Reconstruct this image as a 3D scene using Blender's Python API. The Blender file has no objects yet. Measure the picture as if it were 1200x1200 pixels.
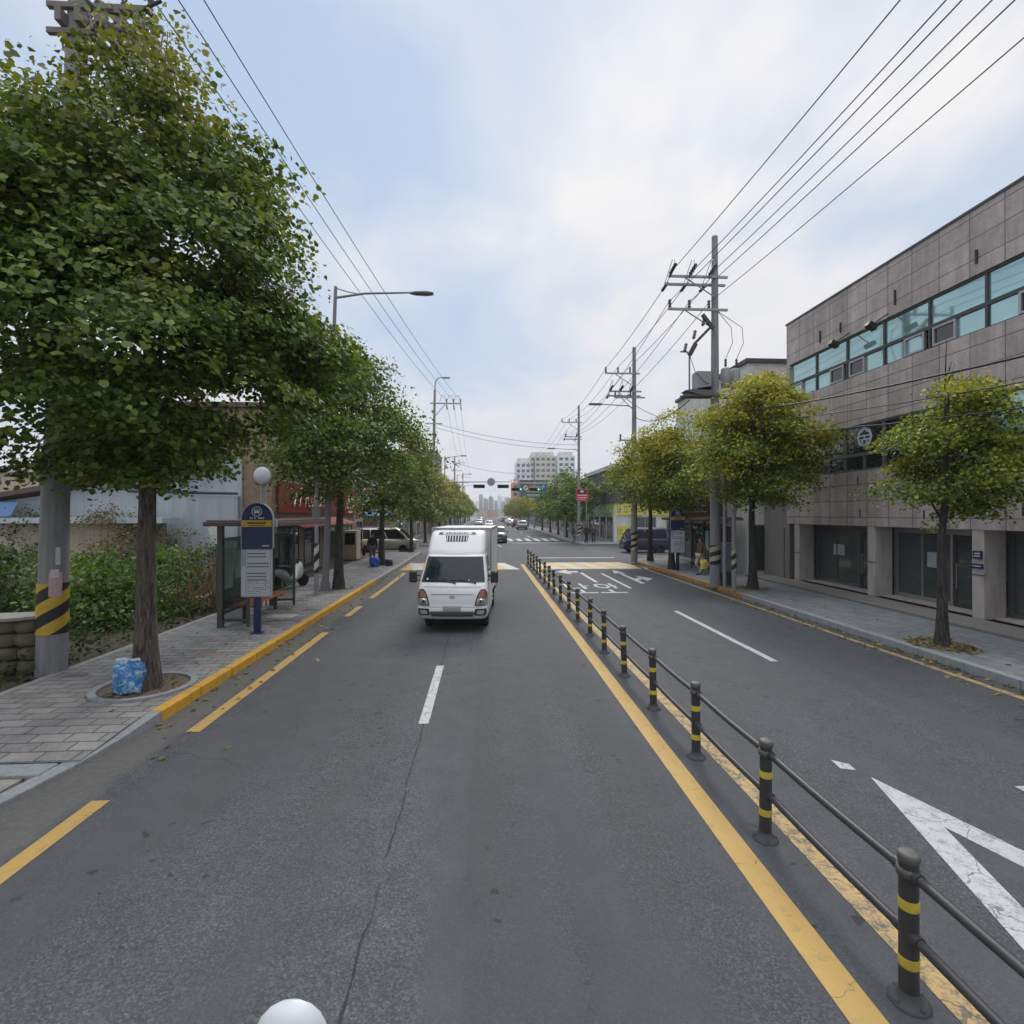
EXPO=0.2
import bpy, math, random
import numpy as np
from mathutils import Vector, Matrix
S = bpy.context.scene
COL = S.collection
rnd = random.Random(7)
H = 2.9
TH = math.atan(33/600.0)
CT, ST = math.cos(TH), math.sin(TH)
PI = math.pi
def at(px, py, D):
    u = (px-600)/600.0*D
    return Vector((D*ST+u*CT, D*CT-u*ST, H+(602-py)/600.0*D))
def gr(px, py, z=0.0):
    p = at(px, py, (H-z)*600.0/(py-602)); p.z = z
    return p

# ---------------------------------------------------------------- mesh builder
class MB:
    def __init__(s): s.v=[]; s.f=[]; s.m=[]; s.s=[]
    def add(s, vs, fs, mi=0, sm=False):
        o=len(s.v); s.v.extend([tuple(v) for v in vs])
        for f in fs: s.f.append(tuple(i+o for i in f)); s.m.append(mi); s.s.append(sm)
        return s
    def box(s, x0,x1,y0,y1,z0,z1, mi=0):
        v=[(x0,y0,z0),(x1,y0,z0),(x1,y1,z0),(x0,y1,z0),(x0,y0,z1),(x1,y0,z1),(x1,y1,z1),(x0,y1,z1)]
        return s.add(v,[(0,3,2,1),(4,5,6,7),(0,1,5,4),(1,2,6,5),(2,3,7,6),(3,0,4,7)],mi)
    def obox(s, mat, sx,sy,sz, mi=0):
        v=[mat@Vector((a*sx/2,b*sy/2,c*sz/2)) for a,b,c in ((-1,-1,-1),(1,-1,-1),(1,1,-1),(-1,1,-1),(-1,-1,1),(1,-1,1),(1,1,1),(-1,1,1))]
        return s.add(v,[(0,3,2,1),(4,5,6,7),(0,1,5,4),(1,2,6,5),(2,3,7,6),(3,0,4,7)],mi)
    def quad(s, a,b,c,d, mi=0): return s.add([a,b,c,d],[(0,1,2,3)],mi)
    def tube(s, pts, rad, n=8, mi=0, cap=True, sm=True):
        pts=[Vector(p) for p in pts]
        if not isinstance(rad,(list,tuple)): rad=[rad]*len(pts)
        d0=(pts[1]-pts[0]).normalized()
        ref=Vector((0,0,1)) if abs(d0.z)<.9 else Vector((1,0,0))
        vs=[]; fs=[]
        for i,p in enumerate(pts):
            if i==0: d=pts[1]-pts[0]
            elif i==len(pts)-1: d=pts[-1]-pts[-2]
            else: d=(pts[i+1]-pts[i]).normalized()+(pts[i]-pts[i-1]).normalized()
            d.normalize()
            a=ref-d*ref.dot(d)
            if a.length<1e-4: a=d.orthogonal()
            a.normalize(); ref=a; b=d.cross(a)
            for k in range(n):
                t=2*PI*k/n; vs.append(p+(a*math.cos(t)+b*math.sin(t))*rad[i])
        for i in range(len(pts)-1):
            for k in range(n):
                k2=(k+1)%n
                fs.append((i*n+k,i*n+k2,(i+1)*n+k2,(i+1)*n+k))
        s.add(vs,fs,mi,sm)
        if cap:
            o=len(pts)-1
            s.add(vs[:n],[tuple(range(n-1,-1,-1))],mi); s.add(vs[o*n:],[tuple(range(n))],mi)
        return s
    def lathe(s, prof, n=16, mat=None, mi=0, sm=True):
        mat=mat or Matrix(); vs=[]; fs=[]
        for r,z in prof:
            for k in range(n):
                t=2*PI*k/n; vs.append(mat@Vector((r*math.cos(t),r*math.sin(t),z)))
        for i in range(len(prof)-1):
            for k in range(n):
                k2=(k+1)%n; fs.append((i*n+k,i*n+k2,(i+1)*n+k2,(i+1)*n+k))
        s.add(vs,fs,mi,sm)
        if prof[0][0]>1e-5: s.add(vs[:n],[tuple(range(n-1,-1,-1))],mi)
        if prof[-1][0]>1e-5: s.add(vs[-n:],[tuple(range(n))],mi)
        return s
    def loft(s, rings, mi=0, sm=True, cap=True):
        n=len(rings[0]); vs=[v for r in rings for v in r]; fs=[]
        for i in range(len(rings)-1):
            for k in range(n):
                k2=(k+1)%n; fs.append((i*n+k,i*n+k2,(i+1)*n+k2,(i+1)*n+k))
        s.add(vs,fs,mi,sm)
        if cap:
            s.add(rings[0],[tuple(range(n-1,-1,-1))],mi); s.add(rings[-1],[tuple(range(n))],mi)
        return s
    def prism(s, poly, mat, d, mi=0):      # polygon in local xy extruded along local z by d
        n=len(poly)
        a=[mat@Vector((x,y,0)) for x,y in poly]; b=[mat@Vector((x,y,d)) for x,y in poly]
        s.add(a+b,[tuple(range(n-1,-1,-1)),tuple(range(n,2*n))]+[(i,(i+1)%n,n+(i+1)%n,n+i) for i in range(n)],mi)
        return s
    def mesh(s, me, mat, mi=0):
        return s.add([mat@v.co for v in me.vertices],[tuple(p.vertices) for p in me.polygons],mi)
    def build(s, name, mats, parent=None, off=None, bevel=0, loc=None, rz=0):
        me=bpy.data.meshes.new(name)
        v=s.v
        if off is not None: v=[(a-off[0],b-off[1],c-off[2]) for a,b,c in v]
        me.from_pydata(v,[],s.f)
        if not isinstance(mats,(list,tuple)): mats=[mats]
        for m in mats: me.materials.append(m)
        me.polygons.foreach_set('material_index',s.m); me.polygons.foreach_set('use_smooth',s.s)
        me.update()
        o=bpy.data.objects.new(name,me); COL.objects.link(o)
        if parent: o.parent=parent
        if loc is not None: o.location=loc
        o.rotation_euler.z=rz
        if bevel:
            b=o.modifiers.new('b','BEVEL'); b.width=bevel; b.segments=2; b.limit_method='ANGLE'; b.angle_limit=.7
        return o
def tag(o,label,cat,group=None,kind=None):
    o['label']=label; o['category']=cat
    if group: o['group']=group
    if kind: o['kind']=kind
    return o
def thing(name,label,cat,loc=(0,0,0),rz=0,group=None):
    o=bpy.data.objects.new(name,None); o.empty_display_size=.2; COL.objects.link(o)
    o.location=loc; o.rotation_euler.z=rz
    return tag(o,label,cat,group)
def struct(o): o['kind']='structure'; return o
def copy_tree(o,parent=None):
    c=o.copy(); COL.objects.link(c)
    if parent: c.parent=parent
    for ch in list(o.children): copy_tree(ch,c)
    return c
def basis(p,x,y):
    x=Vector(x).normalized(); y=Vector(y).normalized(); z=x.cross(y)
    m=Matrix((x,y,z)).transposed().to_4x4(); m.translation=Vector(p); return m
_tc={}
def text_me(s,size=1.0,ext=.006):
    k=(s,size,ext)
    if k in _tc: return _tc[k]
    cu=bpy.data.curves.new('lettering','FONT'); cu.body=s; cu.size=size; cu.extrude=ext; cu.align_x='CENTER'; cu.align_y='CENTER'; cu.resolution_u=2
    ob=bpy.data.objects.new('lettering',cu); COL.objects.link(ob)
    bpy.context.view_layer.update()
    dg=bpy.context.evaluated_depsgraph_get()
    me=bpy.data.meshes.new_from_object(ob.evaluated_get(dg))
    bpy.data.objects.remove(ob); _tc[k]=me
    return me
# ---------------------------------------------------------------- materials
_M={}
def NT(name):
    m=bpy.data.materials.new(name); m.use_nodes=True; nt=m.node_tree
    return m,nt,nt.nodes['Principled BSDF']
def nn(nt,t,**k):
    n=nt.nodes.new(t)
    for a,b in k.items():
        if a in n.inputs: n.inputs[a].default_value=b
        else: setattr(n,a,b)
    return n
def L(nt,a,b): nt.links.new(a,b)
def mix(nt,fac,a,b,mode='MIX'):
    n=nt.nodes.new('ShaderNodeMix'); n.data_type='RGBA'; n.blend_type=mode
    for i,v in ((0,fac),(6,a),(7,b)):
        if isinstance(v,(int,float)): n.inputs[i].default_value=v
        elif isinstance(v,(tuple,list)): n.inputs[i].default_value=(*v[:3],1)
        else: L(nt,v,n.inputs[i])
    return n.outputs[2]
def ramp(nt,fac,stops):
    n=nt.nodes.new('ShaderNodeValToRGB'); r=n.color_ramp
    while len(r.elements)<len(stops): r.elements.new(.5)
    for e,(p,c) in zip(r.elements,stops):
        e.position=p; e.color=(c,c,c,1) if isinstance(c,(int,float)) else (*c[:3],1)
    L(nt,fac,n.inputs[0]); return n.outputs[0]
def math_(nt,op,a,b=None,c=None):
    n=nt.nodes.new('ShaderNodeMath'); n.operation=op
    for i,v in enumerate((a,b,c)):
        if v is None: continue
        if isinstance(v,(int,float)): n.inputs[i].default_value=v
        else: L(nt,v,n.inputs[i])
    return n.outputs[0]
def coords(nt,kind='Object'):
    if kind=='World':
        return nt.nodes.new('ShaderNodeNewGeometry').outputs['Position']
    return nt.nodes.new('ShaderNodeTexCoord').outputs[kind]
def noise(nt,vec,scale,detail=4,rough=.55,dist=0,out=0):
    n=nt.nodes.new('ShaderNodeTexNoise'); n.inputs['Scale'].default_value=scale; n.inputs['Detail'].default_value=detail
    n.inputs['Roughness'].default_value=rough; n.inputs['Distortion'].default_value=dist
    L(nt,vec,n.inputs['Vector']); return n.outputs[out]
def vscale(nt,vec,sc):
    n=nt.nodes.new('ShaderNodeMapping'); n.inputs['Scale'].default_value=sc; L(nt,vec,n.inputs[0]); return n.outputs[0]
def bumpn(nt,h,b,st=.3,dist=.01):
    n=nt.nodes.new('ShaderNodeBump'); n.inputs['Strength'].default_value=st; n.inputs['Distance'].default_value=dist
    L(nt,h,n.inputs['Height']); L(nt,n.outputs[0],b.inputs['Normal'])
def M(name,col,rough=.6,var=.15,scale=4,metal=0,bump=0,stretch=(1,1,1),dirt=0,space='Object',emit=0,spec=.5,trans=0):
    if name in _M: return _M[name]
    m,nt,b=NT(name)
    v=vscale(nt,coords(nt,space),stretch)
    n=noise(nt,v,scale,5,.6)
    c=mix(nt,n,tuple(x*(1-var) for x in col),tuple(min(x*(1+var),1) for x in col))
    if dirt:
        d=noise(nt,v,scale*.31,6,.7,.6); d=ramp(nt,d,[(.42,0),(.68,1)])
        c=mix(nt,math_(nt,'MULTIPLY',d,dirt),c,(.07,.06,.05))
    L(nt,c,b.inputs['Base Color'])
    rr=math_(nt,'MULTIPLY_ADD',n,.2,rough-.1); L(nt,rr,b.inputs['Roughness'])
    b.inputs['Metallic'].default_value=metal; b.inputs['Specular IOR Level'].default_value=spec
    if bump: bumpn(nt,noise(nt,v,scale*6,4),b,bump,.01)
    if emit:
        b.inputs['Emission Color'].default_value=(*col,1); b.inputs['Emission Strength'].default_value=emit
    if trans: b.inputs['Transmission Weight'].default_value=trans
    _M[name]=m; return m
def asphalt():
    m,nt,b=NT('asphalt'); p=coords(nt,'World')
    sep=nn(nt,'ShaderNodeSeparateXYZ'); L(nt,p,sep.inputs[0]); X,Y=sep.outputs[0],sep.outputs[1]
    lg=noise(nt,vscale(nt,p,(.9,.09,1)),1.2,5,.6)
    c=mix(nt,lg,(.050,.054,.0595),(.080,.085,.092))
    md=noise(nt,p,2.2,6,.7)
    c=mix(nt,.45,c,mix(nt,ramp(nt,md,[(.3,0),(.7,1)]),(.66,.66,.67),(1.22,1.21,1.19)),'MULTIPLY')
    for tx in (-2.95,-1.55,.05,1.45,3.45,4.95,6.35,7.75):
        tk=math_(nt,'ABSOLUTE',math_(nt,'SUBTRACT',math_(nt,'MULTIPLY_ADD',lg,.5,X),tx+.25)); tk=ramp(nt,tk,[(.05,1),(.38,0)])
        c=mix(nt,math_(nt,'MULTIPLY',tk,.30),c,(.052,.054,.057))
    strip=math_(nt,'MULTIPLY',ramp(nt,math_(nt,'MULTIPLY_ADD',noise(nt,vscale(nt,p,(1,.3,1)),1.1,4),.3,X),[(0,0),(.02,1)]),ramp(nt,math_(nt,'MULTIPLY_ADD',X,.3,-.0),[(.56,1),(.6,0)]))
    c=mix(nt,math_(nt,'MULTIPLY',strip,.22),c,(.04,.043,.047))
    # aggregate
    vo=nn(nt,'ShaderNodeTexVoronoi',Scale=78.0); L(nt,p,vo.inputs['Vector'])
    fn=noise(nt,p,190,2,.6)
    coarse=ramp(nt,noise(nt,vscale(nt,p,(1,.12,1)),.9,3),[(.44,.25),(.58,1)])
    ag=ramp(nt,nn_sep(nt,vo.outputs['Color']),[(0,.55),(.55,.95),(.85,1.35),(.97,1.75)])
    c=mix(nt,math_(nt,'MULTIPLY',coarse,.8),c,ag_mul(nt,c,ag))
    c=mix(nt,.5,c,ramp(nt,fn,[(.3,.6),(.7,1.4)]),'MULTIPLY')
    # smoother strip beside the kerb side lane joint and long crack
    wob=noise(nt,vscale(nt,p,(0,1,0)),1.1,6,.7)
    d=math_(nt,'ABSOLUTE',math_(nt,'ADD',X,math_(nt,'MULTIPLY_ADD',wob,.16,.74)))
    gap=ramp(nt,noise(nt,p,1.7,3),[(.36,0),(.48,1)])
    crack=math_(nt,'MULTIPLY',math_(nt,'LESS_THAN',d,math_(nt,'MULTIPLY',noise(nt,p,9,3),.02)),gap)
    c=mix(nt,math_(nt,'MULTIPLY',crack,.8),c,(.018,.018,.018))
    # fine crack web and dark spots
    vc=nn(nt,'ShaderNodeTexVoronoi',Scale=.33,feature='DISTANCE_TO_EDGE')
    wv=mix(nt,.25,p,noise(nt,p,1.5,5,.7,0,1)); L(nt,wv,vc.inputs['Vector'])
    cr2=math_(nt,'MULTIPLY',math_(nt,'LESS_THAN',vc.outputs['Distance'],.0025),ramp(nt,noise(nt,p,.35,2),[(.5,0),(.6,1)]))
    c=mix(nt,math_(nt,'MULTIPLY',cr2,.6),c,(.03,.03,.03))
    sp=noise(nt,p,5.5,2,.5); spm=noise(nt,vscale(nt,p,(1.1,.5,1)),.8,2)
    spot=math_(nt,'MULTIPLY',ramp(nt,sp,[(.655,0),(.68,1)]),ramp(nt,spm,[(.5,0),(.6,1)]))
    c=mix(nt,math_(nt,'MULTIPLY',spot,.75),c,(.022,.022,.024))
    # gravelly edge by the kerb
    e=math_(nt,'SUBTRACT',-3.98,X); e=ramp(nt,math_(nt,'MULTIPLY_ADD',noise(nt,p,3,4),.35,e),[(.1,0),(.3,1)])
    c=mix(nt,math_(nt,'MULTIPLY',e,.55),c,mix(nt,noise(nt,p,14,4),(.07,.066,.06),(.2,.19,.17)))
    L(nt,c,b.inputs['Base Color']); b.inputs['Roughness'].default_value=.82; b.inputs['Specular IOR Level'].default_value=.3
    bumpn(nt,mix(nt,.5,fn,vo.outputs['Distance']),b,.5,.006)
    return m
def nn_sep(nt,c):
    s=nt.nodes.new('ShaderNodeSeparateColor'); L(nt,c,s.inputs[0]); return s.outputs[0]
def ag_mul(nt,c,ag): return mix(nt,1.0,c,ag,'MULTIPLY')
def paint(name,col,wear=.5,grit=1.0):
    m,nt,b=NT(name); p=coords(nt,'World')
    n=noise(nt,p,7,8,.75); n2=noise(nt,p,45,3,.6)
    w=ramp(nt,math_(nt,'MULTIPLY_ADD',n2,.35,math_(nt,'MULTIPLY',n,.75)),[(.5-.13*wear+.1,0),(.66-.16*wear+.12,1)])
    d=noise(nt,p,1.4,5,.6)
    c=mix(nt,d,tuple(x*.8 for x in col),tuple(min(1,x*1.08) for x in col))
    c=mix(nt,math_(nt,'MULTIPLY',w,min(1,.25+wear)),c,(.085,.085,.085))
    vo=nn(nt,'ShaderNodeTexVoronoi',Scale=1.6,feature='DISTANCE_TO_EDGE')
    L(nt,mix(nt,.2,p,noise(nt,p,3,4,.6,0,1)),vo.inputs['Vector'])
    ck=math_(nt,'LESS_THAN',vo.outputs['Distance'],.012*wear)
    c=mix(nt,math_(nt,'MULTIPLY',ck,.7),c,(.06,.06,.06))
    L(nt,c,b.inputs['Base Color']); b.inputs['Roughness'].default_value=.7
    bumpn(nt,n2,b,.25,.004); return m
def grid_mat(name,ax,w,h,cols,mortar,ms,off=.5,rough=.75,stain=.4,bump=.4,noff=0,space='World',sq=None):
    # block pattern; ax = the two world axes it runs along
    m,nt,b=NT(name); p=coords(nt,space)
    sep=nn(nt,'ShaderNodeSeparateXYZ'); L(nt,p,sep.inputs[0])
    cmb=nn(nt,'ShaderNodeCombineXYZ'); L(nt,sep.outputs[ax[0]],cmb.inputs[0]); L(nt,sep.outputs[ax[1]],cmb.inputs[1])
    vec=cmb.outputs[0]
    if noff: vec=mix(nt,noff,vec,noise(nt,p,1.5,3,.5,0,1))
    br=nn(nt,'ShaderNodeTexBrick',offset=off); L(nt,vec,br.inputs['Vector'])
    br.inputs['Color1'].default_value=(*cols[0],1); br.inputs['Color2'].default_value=(*cols[1],1); br.inputs['Mortar'].default_value=(*mortar,1)
    br.inputs['Scale'].default_value=1; br.inputs['Mortar Size'].default_value=ms; br.inputs['Brick Width'].default_value=w; br.inputs['Row Height'].default_value=h
    br.inputs['Mortar Smooth'].default_value=.2
    c=br.outputs['Color']
    n=noise(nt,p,3,6,.7); n3=noise(nt,p,28,3,.6)
    c=mix(nt,stain,c,ramp(nt,n,[(.3,.62),(.7,1.25)]),'MULTIPLY')
    c=mix(nt,.5,c,ramp(nt,n3,[(.3,.75),(.7,1.25)]),'MULTIPLY')
    L(nt,c,b.inputs['Base Color']); b.inputs['Roughness'].default_value=rough
    inv=math_(nt,'SUBTRACT',1,br.outputs['Fac']); bumpn(nt,math_(nt,'MULTIPLY_ADD',n3,.3,inv),b,bump,.008)
    return m,nt,b,c
def leaf_mat(name,dark,mid,light,yellow,ylo,yhi,yamt,brown=0):
    m,nt,b=NT(name); p=coords(nt,'Object')
    g=nt.nodes.new('ShaderNodeNewGeometry'); r=g.outputs['Random Per Island']
    base=ramp(nt,r,[(0,dark),(.5,mid),(.95,light)])
    cl=noise(nt,p,1.5,3,.6)
    base=mix(nt,.8,base,ramp(nt,cl,[(.3,.65),(.7,1.35)]),'MULTIPLY')
    sep=nn(nt,'ShaderNodeSeparateXYZ'); L(nt,p,sep.inputs[0])
    hz=nn(nt,'ShaderNodeMapRange'); L(nt,sep.outputs[2],hz.inputs[0]); hz.inputs[1].default_value=ylo; hz.inputs[2].default_value=yhi
    k=math_(nt,'MULTIPLY_ADD',noise(nt,p,.9,4,.6),1.3,math_(nt,'MULTIPLY_ADD',hz.outputs[0],.55,-.62))
    k=math_(nt,'ADD',k,math_(nt,'MULTIPLY_ADD',r,.35,-.17))
    k=ramp(nt,k,[(.12,0),(.55,1)])
    c=mix(nt,math_(nt,'MULTIPLY',k,yamt),base,yellow)
    b.inputs['Roughness'].default_value=.55; b.inputs['Specular IOR Level'].default_value=.35
    L(nt,c,b.inputs['Base Color'])
    t=nt.nodes.new('ShaderNodeBsdfTranslucent'); L(nt,mix(nt,1.0,c,(1.35,1.4,.55),'MULTIPLY'),t.inputs['Color'])
    mx=nt.nodes.new('ShaderNodeMixShader'); mx.inputs[0].default_value=.3
    out=nt.nodes['Material Output']; L(nt,b.outputs[0],mx.inputs[1]); L(nt,t.outputs[0],mx.inputs[2]); L(nt,mx.outputs[0],out.inputs['Surface'])
    return m
def bark_mat(name,a,bb):
    m,nt,b=NT(name); p=vscale(nt,coords(nt,'Object'),(1,1,.16))
    n=noise(nt,p,24,5,.65,.8); n2=noise(nt,coords(nt,'Object'),2.5,4)
    c=mix(nt,ramp(nt,n,[(.38,0),(.62,1)]),a,bb); c=mix(nt,.6,c,ramp(nt,n2,[(.3,.6),(.7,1.3)]),'MULTIPLY')
    L(nt,c,b.inputs['Base Color']); b.inputs['Roughness'].default_value=.9
    bumpn(nt,n,b,1.0,.04); return m
def stripe_mat(name,c1,c2,w,slope):
    # diagonal warning wrap around a pole (object space)
    m,nt,b=NT(name); p=coords(nt,'Object'); sep=nn(nt,'ShaderNodeSeparateXYZ'); L(nt,p,sep.inputs[0])
    a=math_(nt,'MULTIPLY',math_(nt,'ARCTAN2',sep.outputs[1],sep.outputs[0]),-w*slope/(2*PI)*1.0)
    t=math_(nt,'FRACT',math_(nt,'DIVIDE',math_(nt,'ADD',a,sep.outputs[2]),w))
    c=mix(nt,math_(nt,'GREATER_THAN',t,.5),c1,c2)
    n=noise(nt,p,9,6,.7); c=mix(nt,.6,c,ramp(nt,n,[(.3,.6),(.65,1.1)]),'MULTIPLY')
    L(nt,c,b.inputs['Base Color']); b.inputs['Roughness'].default_value=.5; return m
def concrete(name,col,stain=.5):
    m,nt,b=NT(name); p=coords(nt,'Object')
    n=noise(nt,p,3,7,.7); n2=noise(nt,vscale(nt,p,(5,5,.5)),3,5,.6); n3=noise(nt,p,60,2)
    c=mix(nt,n,tuple(x*.8 for x in col),tuple(x*1.12 for x in col))
    c=mix(nt,stain,c,ramp(nt,n2,[(.3,.6),(.65,1.15)]),'MULTIPLY'); c=mix(nt,.3,c,ramp(nt,n3,[(.3,.6),(.7,1.3)]),'MULTIPLY')
    L(nt,c,b.inputs['Base Color']); b.inputs['Roughness'].default_value=.85; bumpn(nt,n3,b,.25,.004); return m
def glass(name,col,metal=0.0,rough=.06,spec=.8):
    m,nt,b=NT(name); p=coords(nt,'World')
    n=noise(nt,p,.7,3); c=mix(nt,n,tuple(x*.75 for x in col),tuple(x*1.2 for x in col)); L(nt,c,b.inputs['Base Color'])
    b.inputs['Roughness'].default_value=rough; b.inputs['Metallic'].default_value=metal; b.inputs['Specular IOR Level'].default_value=spec
    bumpn(nt,noise(nt,p,1.2,2),b,.06,.02); return m
def car_paint(name,col,metal=0.0,rough=.25):
    m,nt,b=NT(name); p=coords(nt,'Object')
    n=noise(nt,p,2.5,5,.7); c=mix(nt,n,tuple(x*.9 for x in col),tuple(min(1,x*1.04) for x in col))
    sep=nn(nt,'ShaderNodeSeparateXYZ'); L(nt,p,sep.inputs[0])
    d=math_(nt,'MULTIPLY',ramp(nt,math_(nt,'MULTIPLY_ADD',noise(nt,p,6,5,.7),.5,sep.outputs[2]),[(.45,1),(.95,0)]),.35)
    c=mix(nt,d,c,(.12,.11,.1))       # road dirt thrown up on the lower panels
    L(nt,c,b.inputs['Base Color']); L(nt,math_(nt,'MULTIPLY_ADD',d,.6,rough),b.inputs['Roughness']); b.inputs['Metallic'].default_value=metal
    b.inputs['Coat Weight'].default_value=.2; b.inputs['Coat Roughness'].default_value=.08; return m
W_PAINT=None
black=M('black_plastic',(.02,.02,.021),.5,.2)
rubber=M('rubber',(.022,.022,.022),.85,.25,8)
steel=M('galvanised_steel',(.32,.33,.34),.5,.15,5,.6)
dkmetal=M('dark_metal',(.055,.057,.06),.5,.25,6,.2)
greypaint=M('grey_paint',(.17,.175,.18),.5,.18,5,0,0,(1,1,.3))
white=M('white_paint',(.75,.75,.74),.45,.06,4,0,0,(1,1,1),.15)
offwhite=M('off_white_plaster',(.62,.61,.58),.8,.1,2,0,.1,(1,1,.4),.25)
creamw=M('cream_plaster',(.52,.46,.36),.8,.12,2,0,.1,(1,1,.4),.3)
redp=M('red_panel',(.22,.026,.025),.5,.2,2)
darkred=M('dark_red_panel',(.09,.022,.018),.5,.25,2)
yellowp=M('yellow_panel',(.62,.55,.1),.5,.15,3)
greenp=M('green_panel',(.22,.38,.1),.5,.2,3)
navy=M('navy_paint',(.012,.02,.085),.4,.15,4)
bluep=M('blue_panel',(.03,.11,.4),.5,.2,3)
orange=M('orange_wood',(.42,.13,.035),.55,.25,6,0,0,(8,1,8))
clad=M('dark_cladding',(.075,.075,.08),.6,.2,3,0,.1,(6,6,.6))
rust=M('brown_metal',(.11,.07,.06),.6,.3,6)
wirem=M('cable_black',(.02,.02,.022),.6,.1)
porc=M('insulator',(.05,.045,.045),.35,.2)
dglass=glass('dark_glass',(.018,.022,.024))
def clearglass(name,tint,a,base=(.03,.038,.038)):
    m,nt,b=NT(name); tr=nt.nodes.new('ShaderNodeBsdfTransparent'); tr.inputs[0].default_value=(*tint,1)
    b.inputs['Base Color'].default_value=(*base,1); b.inputs['Roughness'].default_value=.05; b.inputs['Specular IOR Level'].default_value=1.0
    mx=nt.nodes.new('ShaderNodeMixShader'); mx.inputs[0].default_value=a; out=nt.nodes['Material Output']
    L(nt,tr.outputs[0],mx.inputs[1]); L(nt,b.outputs[0],mx.inputs[2]); L(nt,mx.outputs[0],out.inputs[0]); return m
# ---------------------------------------------------------------- camera, sky, light
cam=bpy.data.cameras.new('camera'); co=bpy.data.objects.new('camera',cam); COL.objects.link(co)
cam.sensor_width=36; cam.lens=18.0; cam.clip_start=.1; cam.clip_end=6000
co.location=(0,0,H); co.rotation_euler=(math.radians(90)+math.atan(2/600.0),0,-TH); S.camera=co
SUN_EL, SUN_AZ = math.radians(40), math.radians(12)   # azimuth measured from the road direction towards the right
W=bpy.data.worlds.new('World'); S.world=W; W.use_nodes=True
nt=W.node_tree; nt.nodes.clear()
out=nt.nodes.new('ShaderNodeOutputWorld')
sky=nt.nodes.new('ShaderNodeTexSky'); sky.sky_type='NISHITA'; sky.sun_disc=False; sky.sun_elevation=SUN_EL; sky.sun_rotation=SUN_AZ
sky.air_density=1.0; sky.dust_density=.6; sky.ozone_density=2.0
bg=nt.nodes.new('ShaderNodeBackground'); bg.inputs[1].default_value=.05; L(nt,sky.outputs[0],bg.inputs[0])
d=nt.nodes.new('ShaderNodeTexCoord').outputs['Generated']
sp=nn(nt,'ShaderNodeSeparateXYZ'); L(nt,d,sp.inputs[0])
zz=math_(nt,'ADD',math_(nt,'MAXIMUM',sp.outputs[2],0.0),.22)
cb=nn(nt,'ShaderNodeCombineXYZ')
L(nt,math_(nt,'DIVIDE',sp.outputs[0],zz),cb.inputs[0]); L(nt,math_(nt,'DIVIDE',sp.outputs[1],zz),cb.inputs[1])
cv=nt.nodes.new('ShaderNodeMapping'); cv.inputs['Location'].default_value=(1.3,4.2,0); L(nt,cb.outputs[0],cv.inputs[0])
n1=noise(nt,cv.outputs[0],1.25,4,.5,.3); n2=noise(nt,vscale(nt,cv.outputs[0],(1.0,.55,1)),3.0,7,.62,.3)
sd=Vector((math.sin(SUN_AZ)*math.cos(SUN_EL),math.cos(SUN_AZ)*math.cos(SUN_EL),math.sin(SUN_EL)))
def lobe(v,pw):
    v=Vector(v).normalized(); dp=nt.nodes.new('ShaderNodeVectorMath'); dp.operation='DOT_PRODUCT'; dp.inputs[1].default_value=v
    L(nt,d,dp.inputs[0]); return math_(nt,'POWER',math_(nt,'MAXIMUM',dp.outputs['Value'],0.0),pw)
thin=lobe((-.35,.75,.62),9); thin2=lobe((.75,.75,.75),14); glow=lobe(sd,9)
low=ramp(nt,sp.outputs[2],[(.0,1),(.34,0)]); low2=ramp(nt,sp.outputs[2],[(.05,1),(.58,0)])
k=math_(nt,'MULTIPLY_ADD',ramp(nt,n1,[(.33,0),(.66,1)]),.62,math_(nt,'MULTIPLY',n2,.45))
k=math_(nt,'SUBTRACT',k,math_(nt,'MULTIPLY',thin,.42)); k=math_(nt,'SUBTRACT',k,math_(nt,'MULTIPLY',thin2,.25))
k=math_(nt,'ADD',k,math_(nt,'MULTIPLY',low,.40)); k=math_(nt,'ADD',k,math_(nt,'MULTIPLY',glow,.30))
mask=ramp(nt,k,[(.10,.10),(.72,1)])
shade=ramp(nt,math_(nt,'MULTIPLY_ADD',n2,.8,math_(nt,'MULTIPLY',n1,.3)),[(.42,.0),(.66,1)])
cc=mix(nt,shade,(.60,.625,.69),(.79,.78,.79))
cc=mix(nt,math_(nt,'MULTIPLY',glow,.55),cc,(.90,.872,.855))
cc=mix(nt,math_(nt,'MULTIPLY',low2,.66),cc,(.60,.62,.67))
bc=nt.nodes.new('ShaderNodeBackground'); L(nt,cc,bc.inputs[0]); bc.inputs[1].default_value=1.0
# thin veil: Nishita blue lifted towards the pale blue seen through it
bl=nt.nodes.new('ShaderNodeBackground'); bl.inputs[0].default_value=(.48,.635,.86,1); bl.inputs[1].default_value=.95
ad=nt.nodes.new('ShaderNodeMixShader'); ad.inputs[0].default_value=.8; L(nt,bg.outputs[0],ad.inputs[1]); L(nt,bl.outputs[0],ad.inputs[2])
mx=nt.nodes.new('ShaderNodeMixShader'); L(nt,mask,mx.inputs[0]); L(nt,ad.outputs[0],mx.inputs[1]); L(nt,bc.outputs[0],mx.inputs[2])
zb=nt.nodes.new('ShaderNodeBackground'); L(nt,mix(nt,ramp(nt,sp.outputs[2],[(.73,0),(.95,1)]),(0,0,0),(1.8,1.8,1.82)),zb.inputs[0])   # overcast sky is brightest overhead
as_=nt.nodes.new('ShaderNodeAddShader'); L(nt,mx.outputs[0],as_.inputs[0]); L(nt,zb.outputs[0],as_.inputs[1]); L(nt,as_.outputs[0],out.inputs[0])
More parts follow.
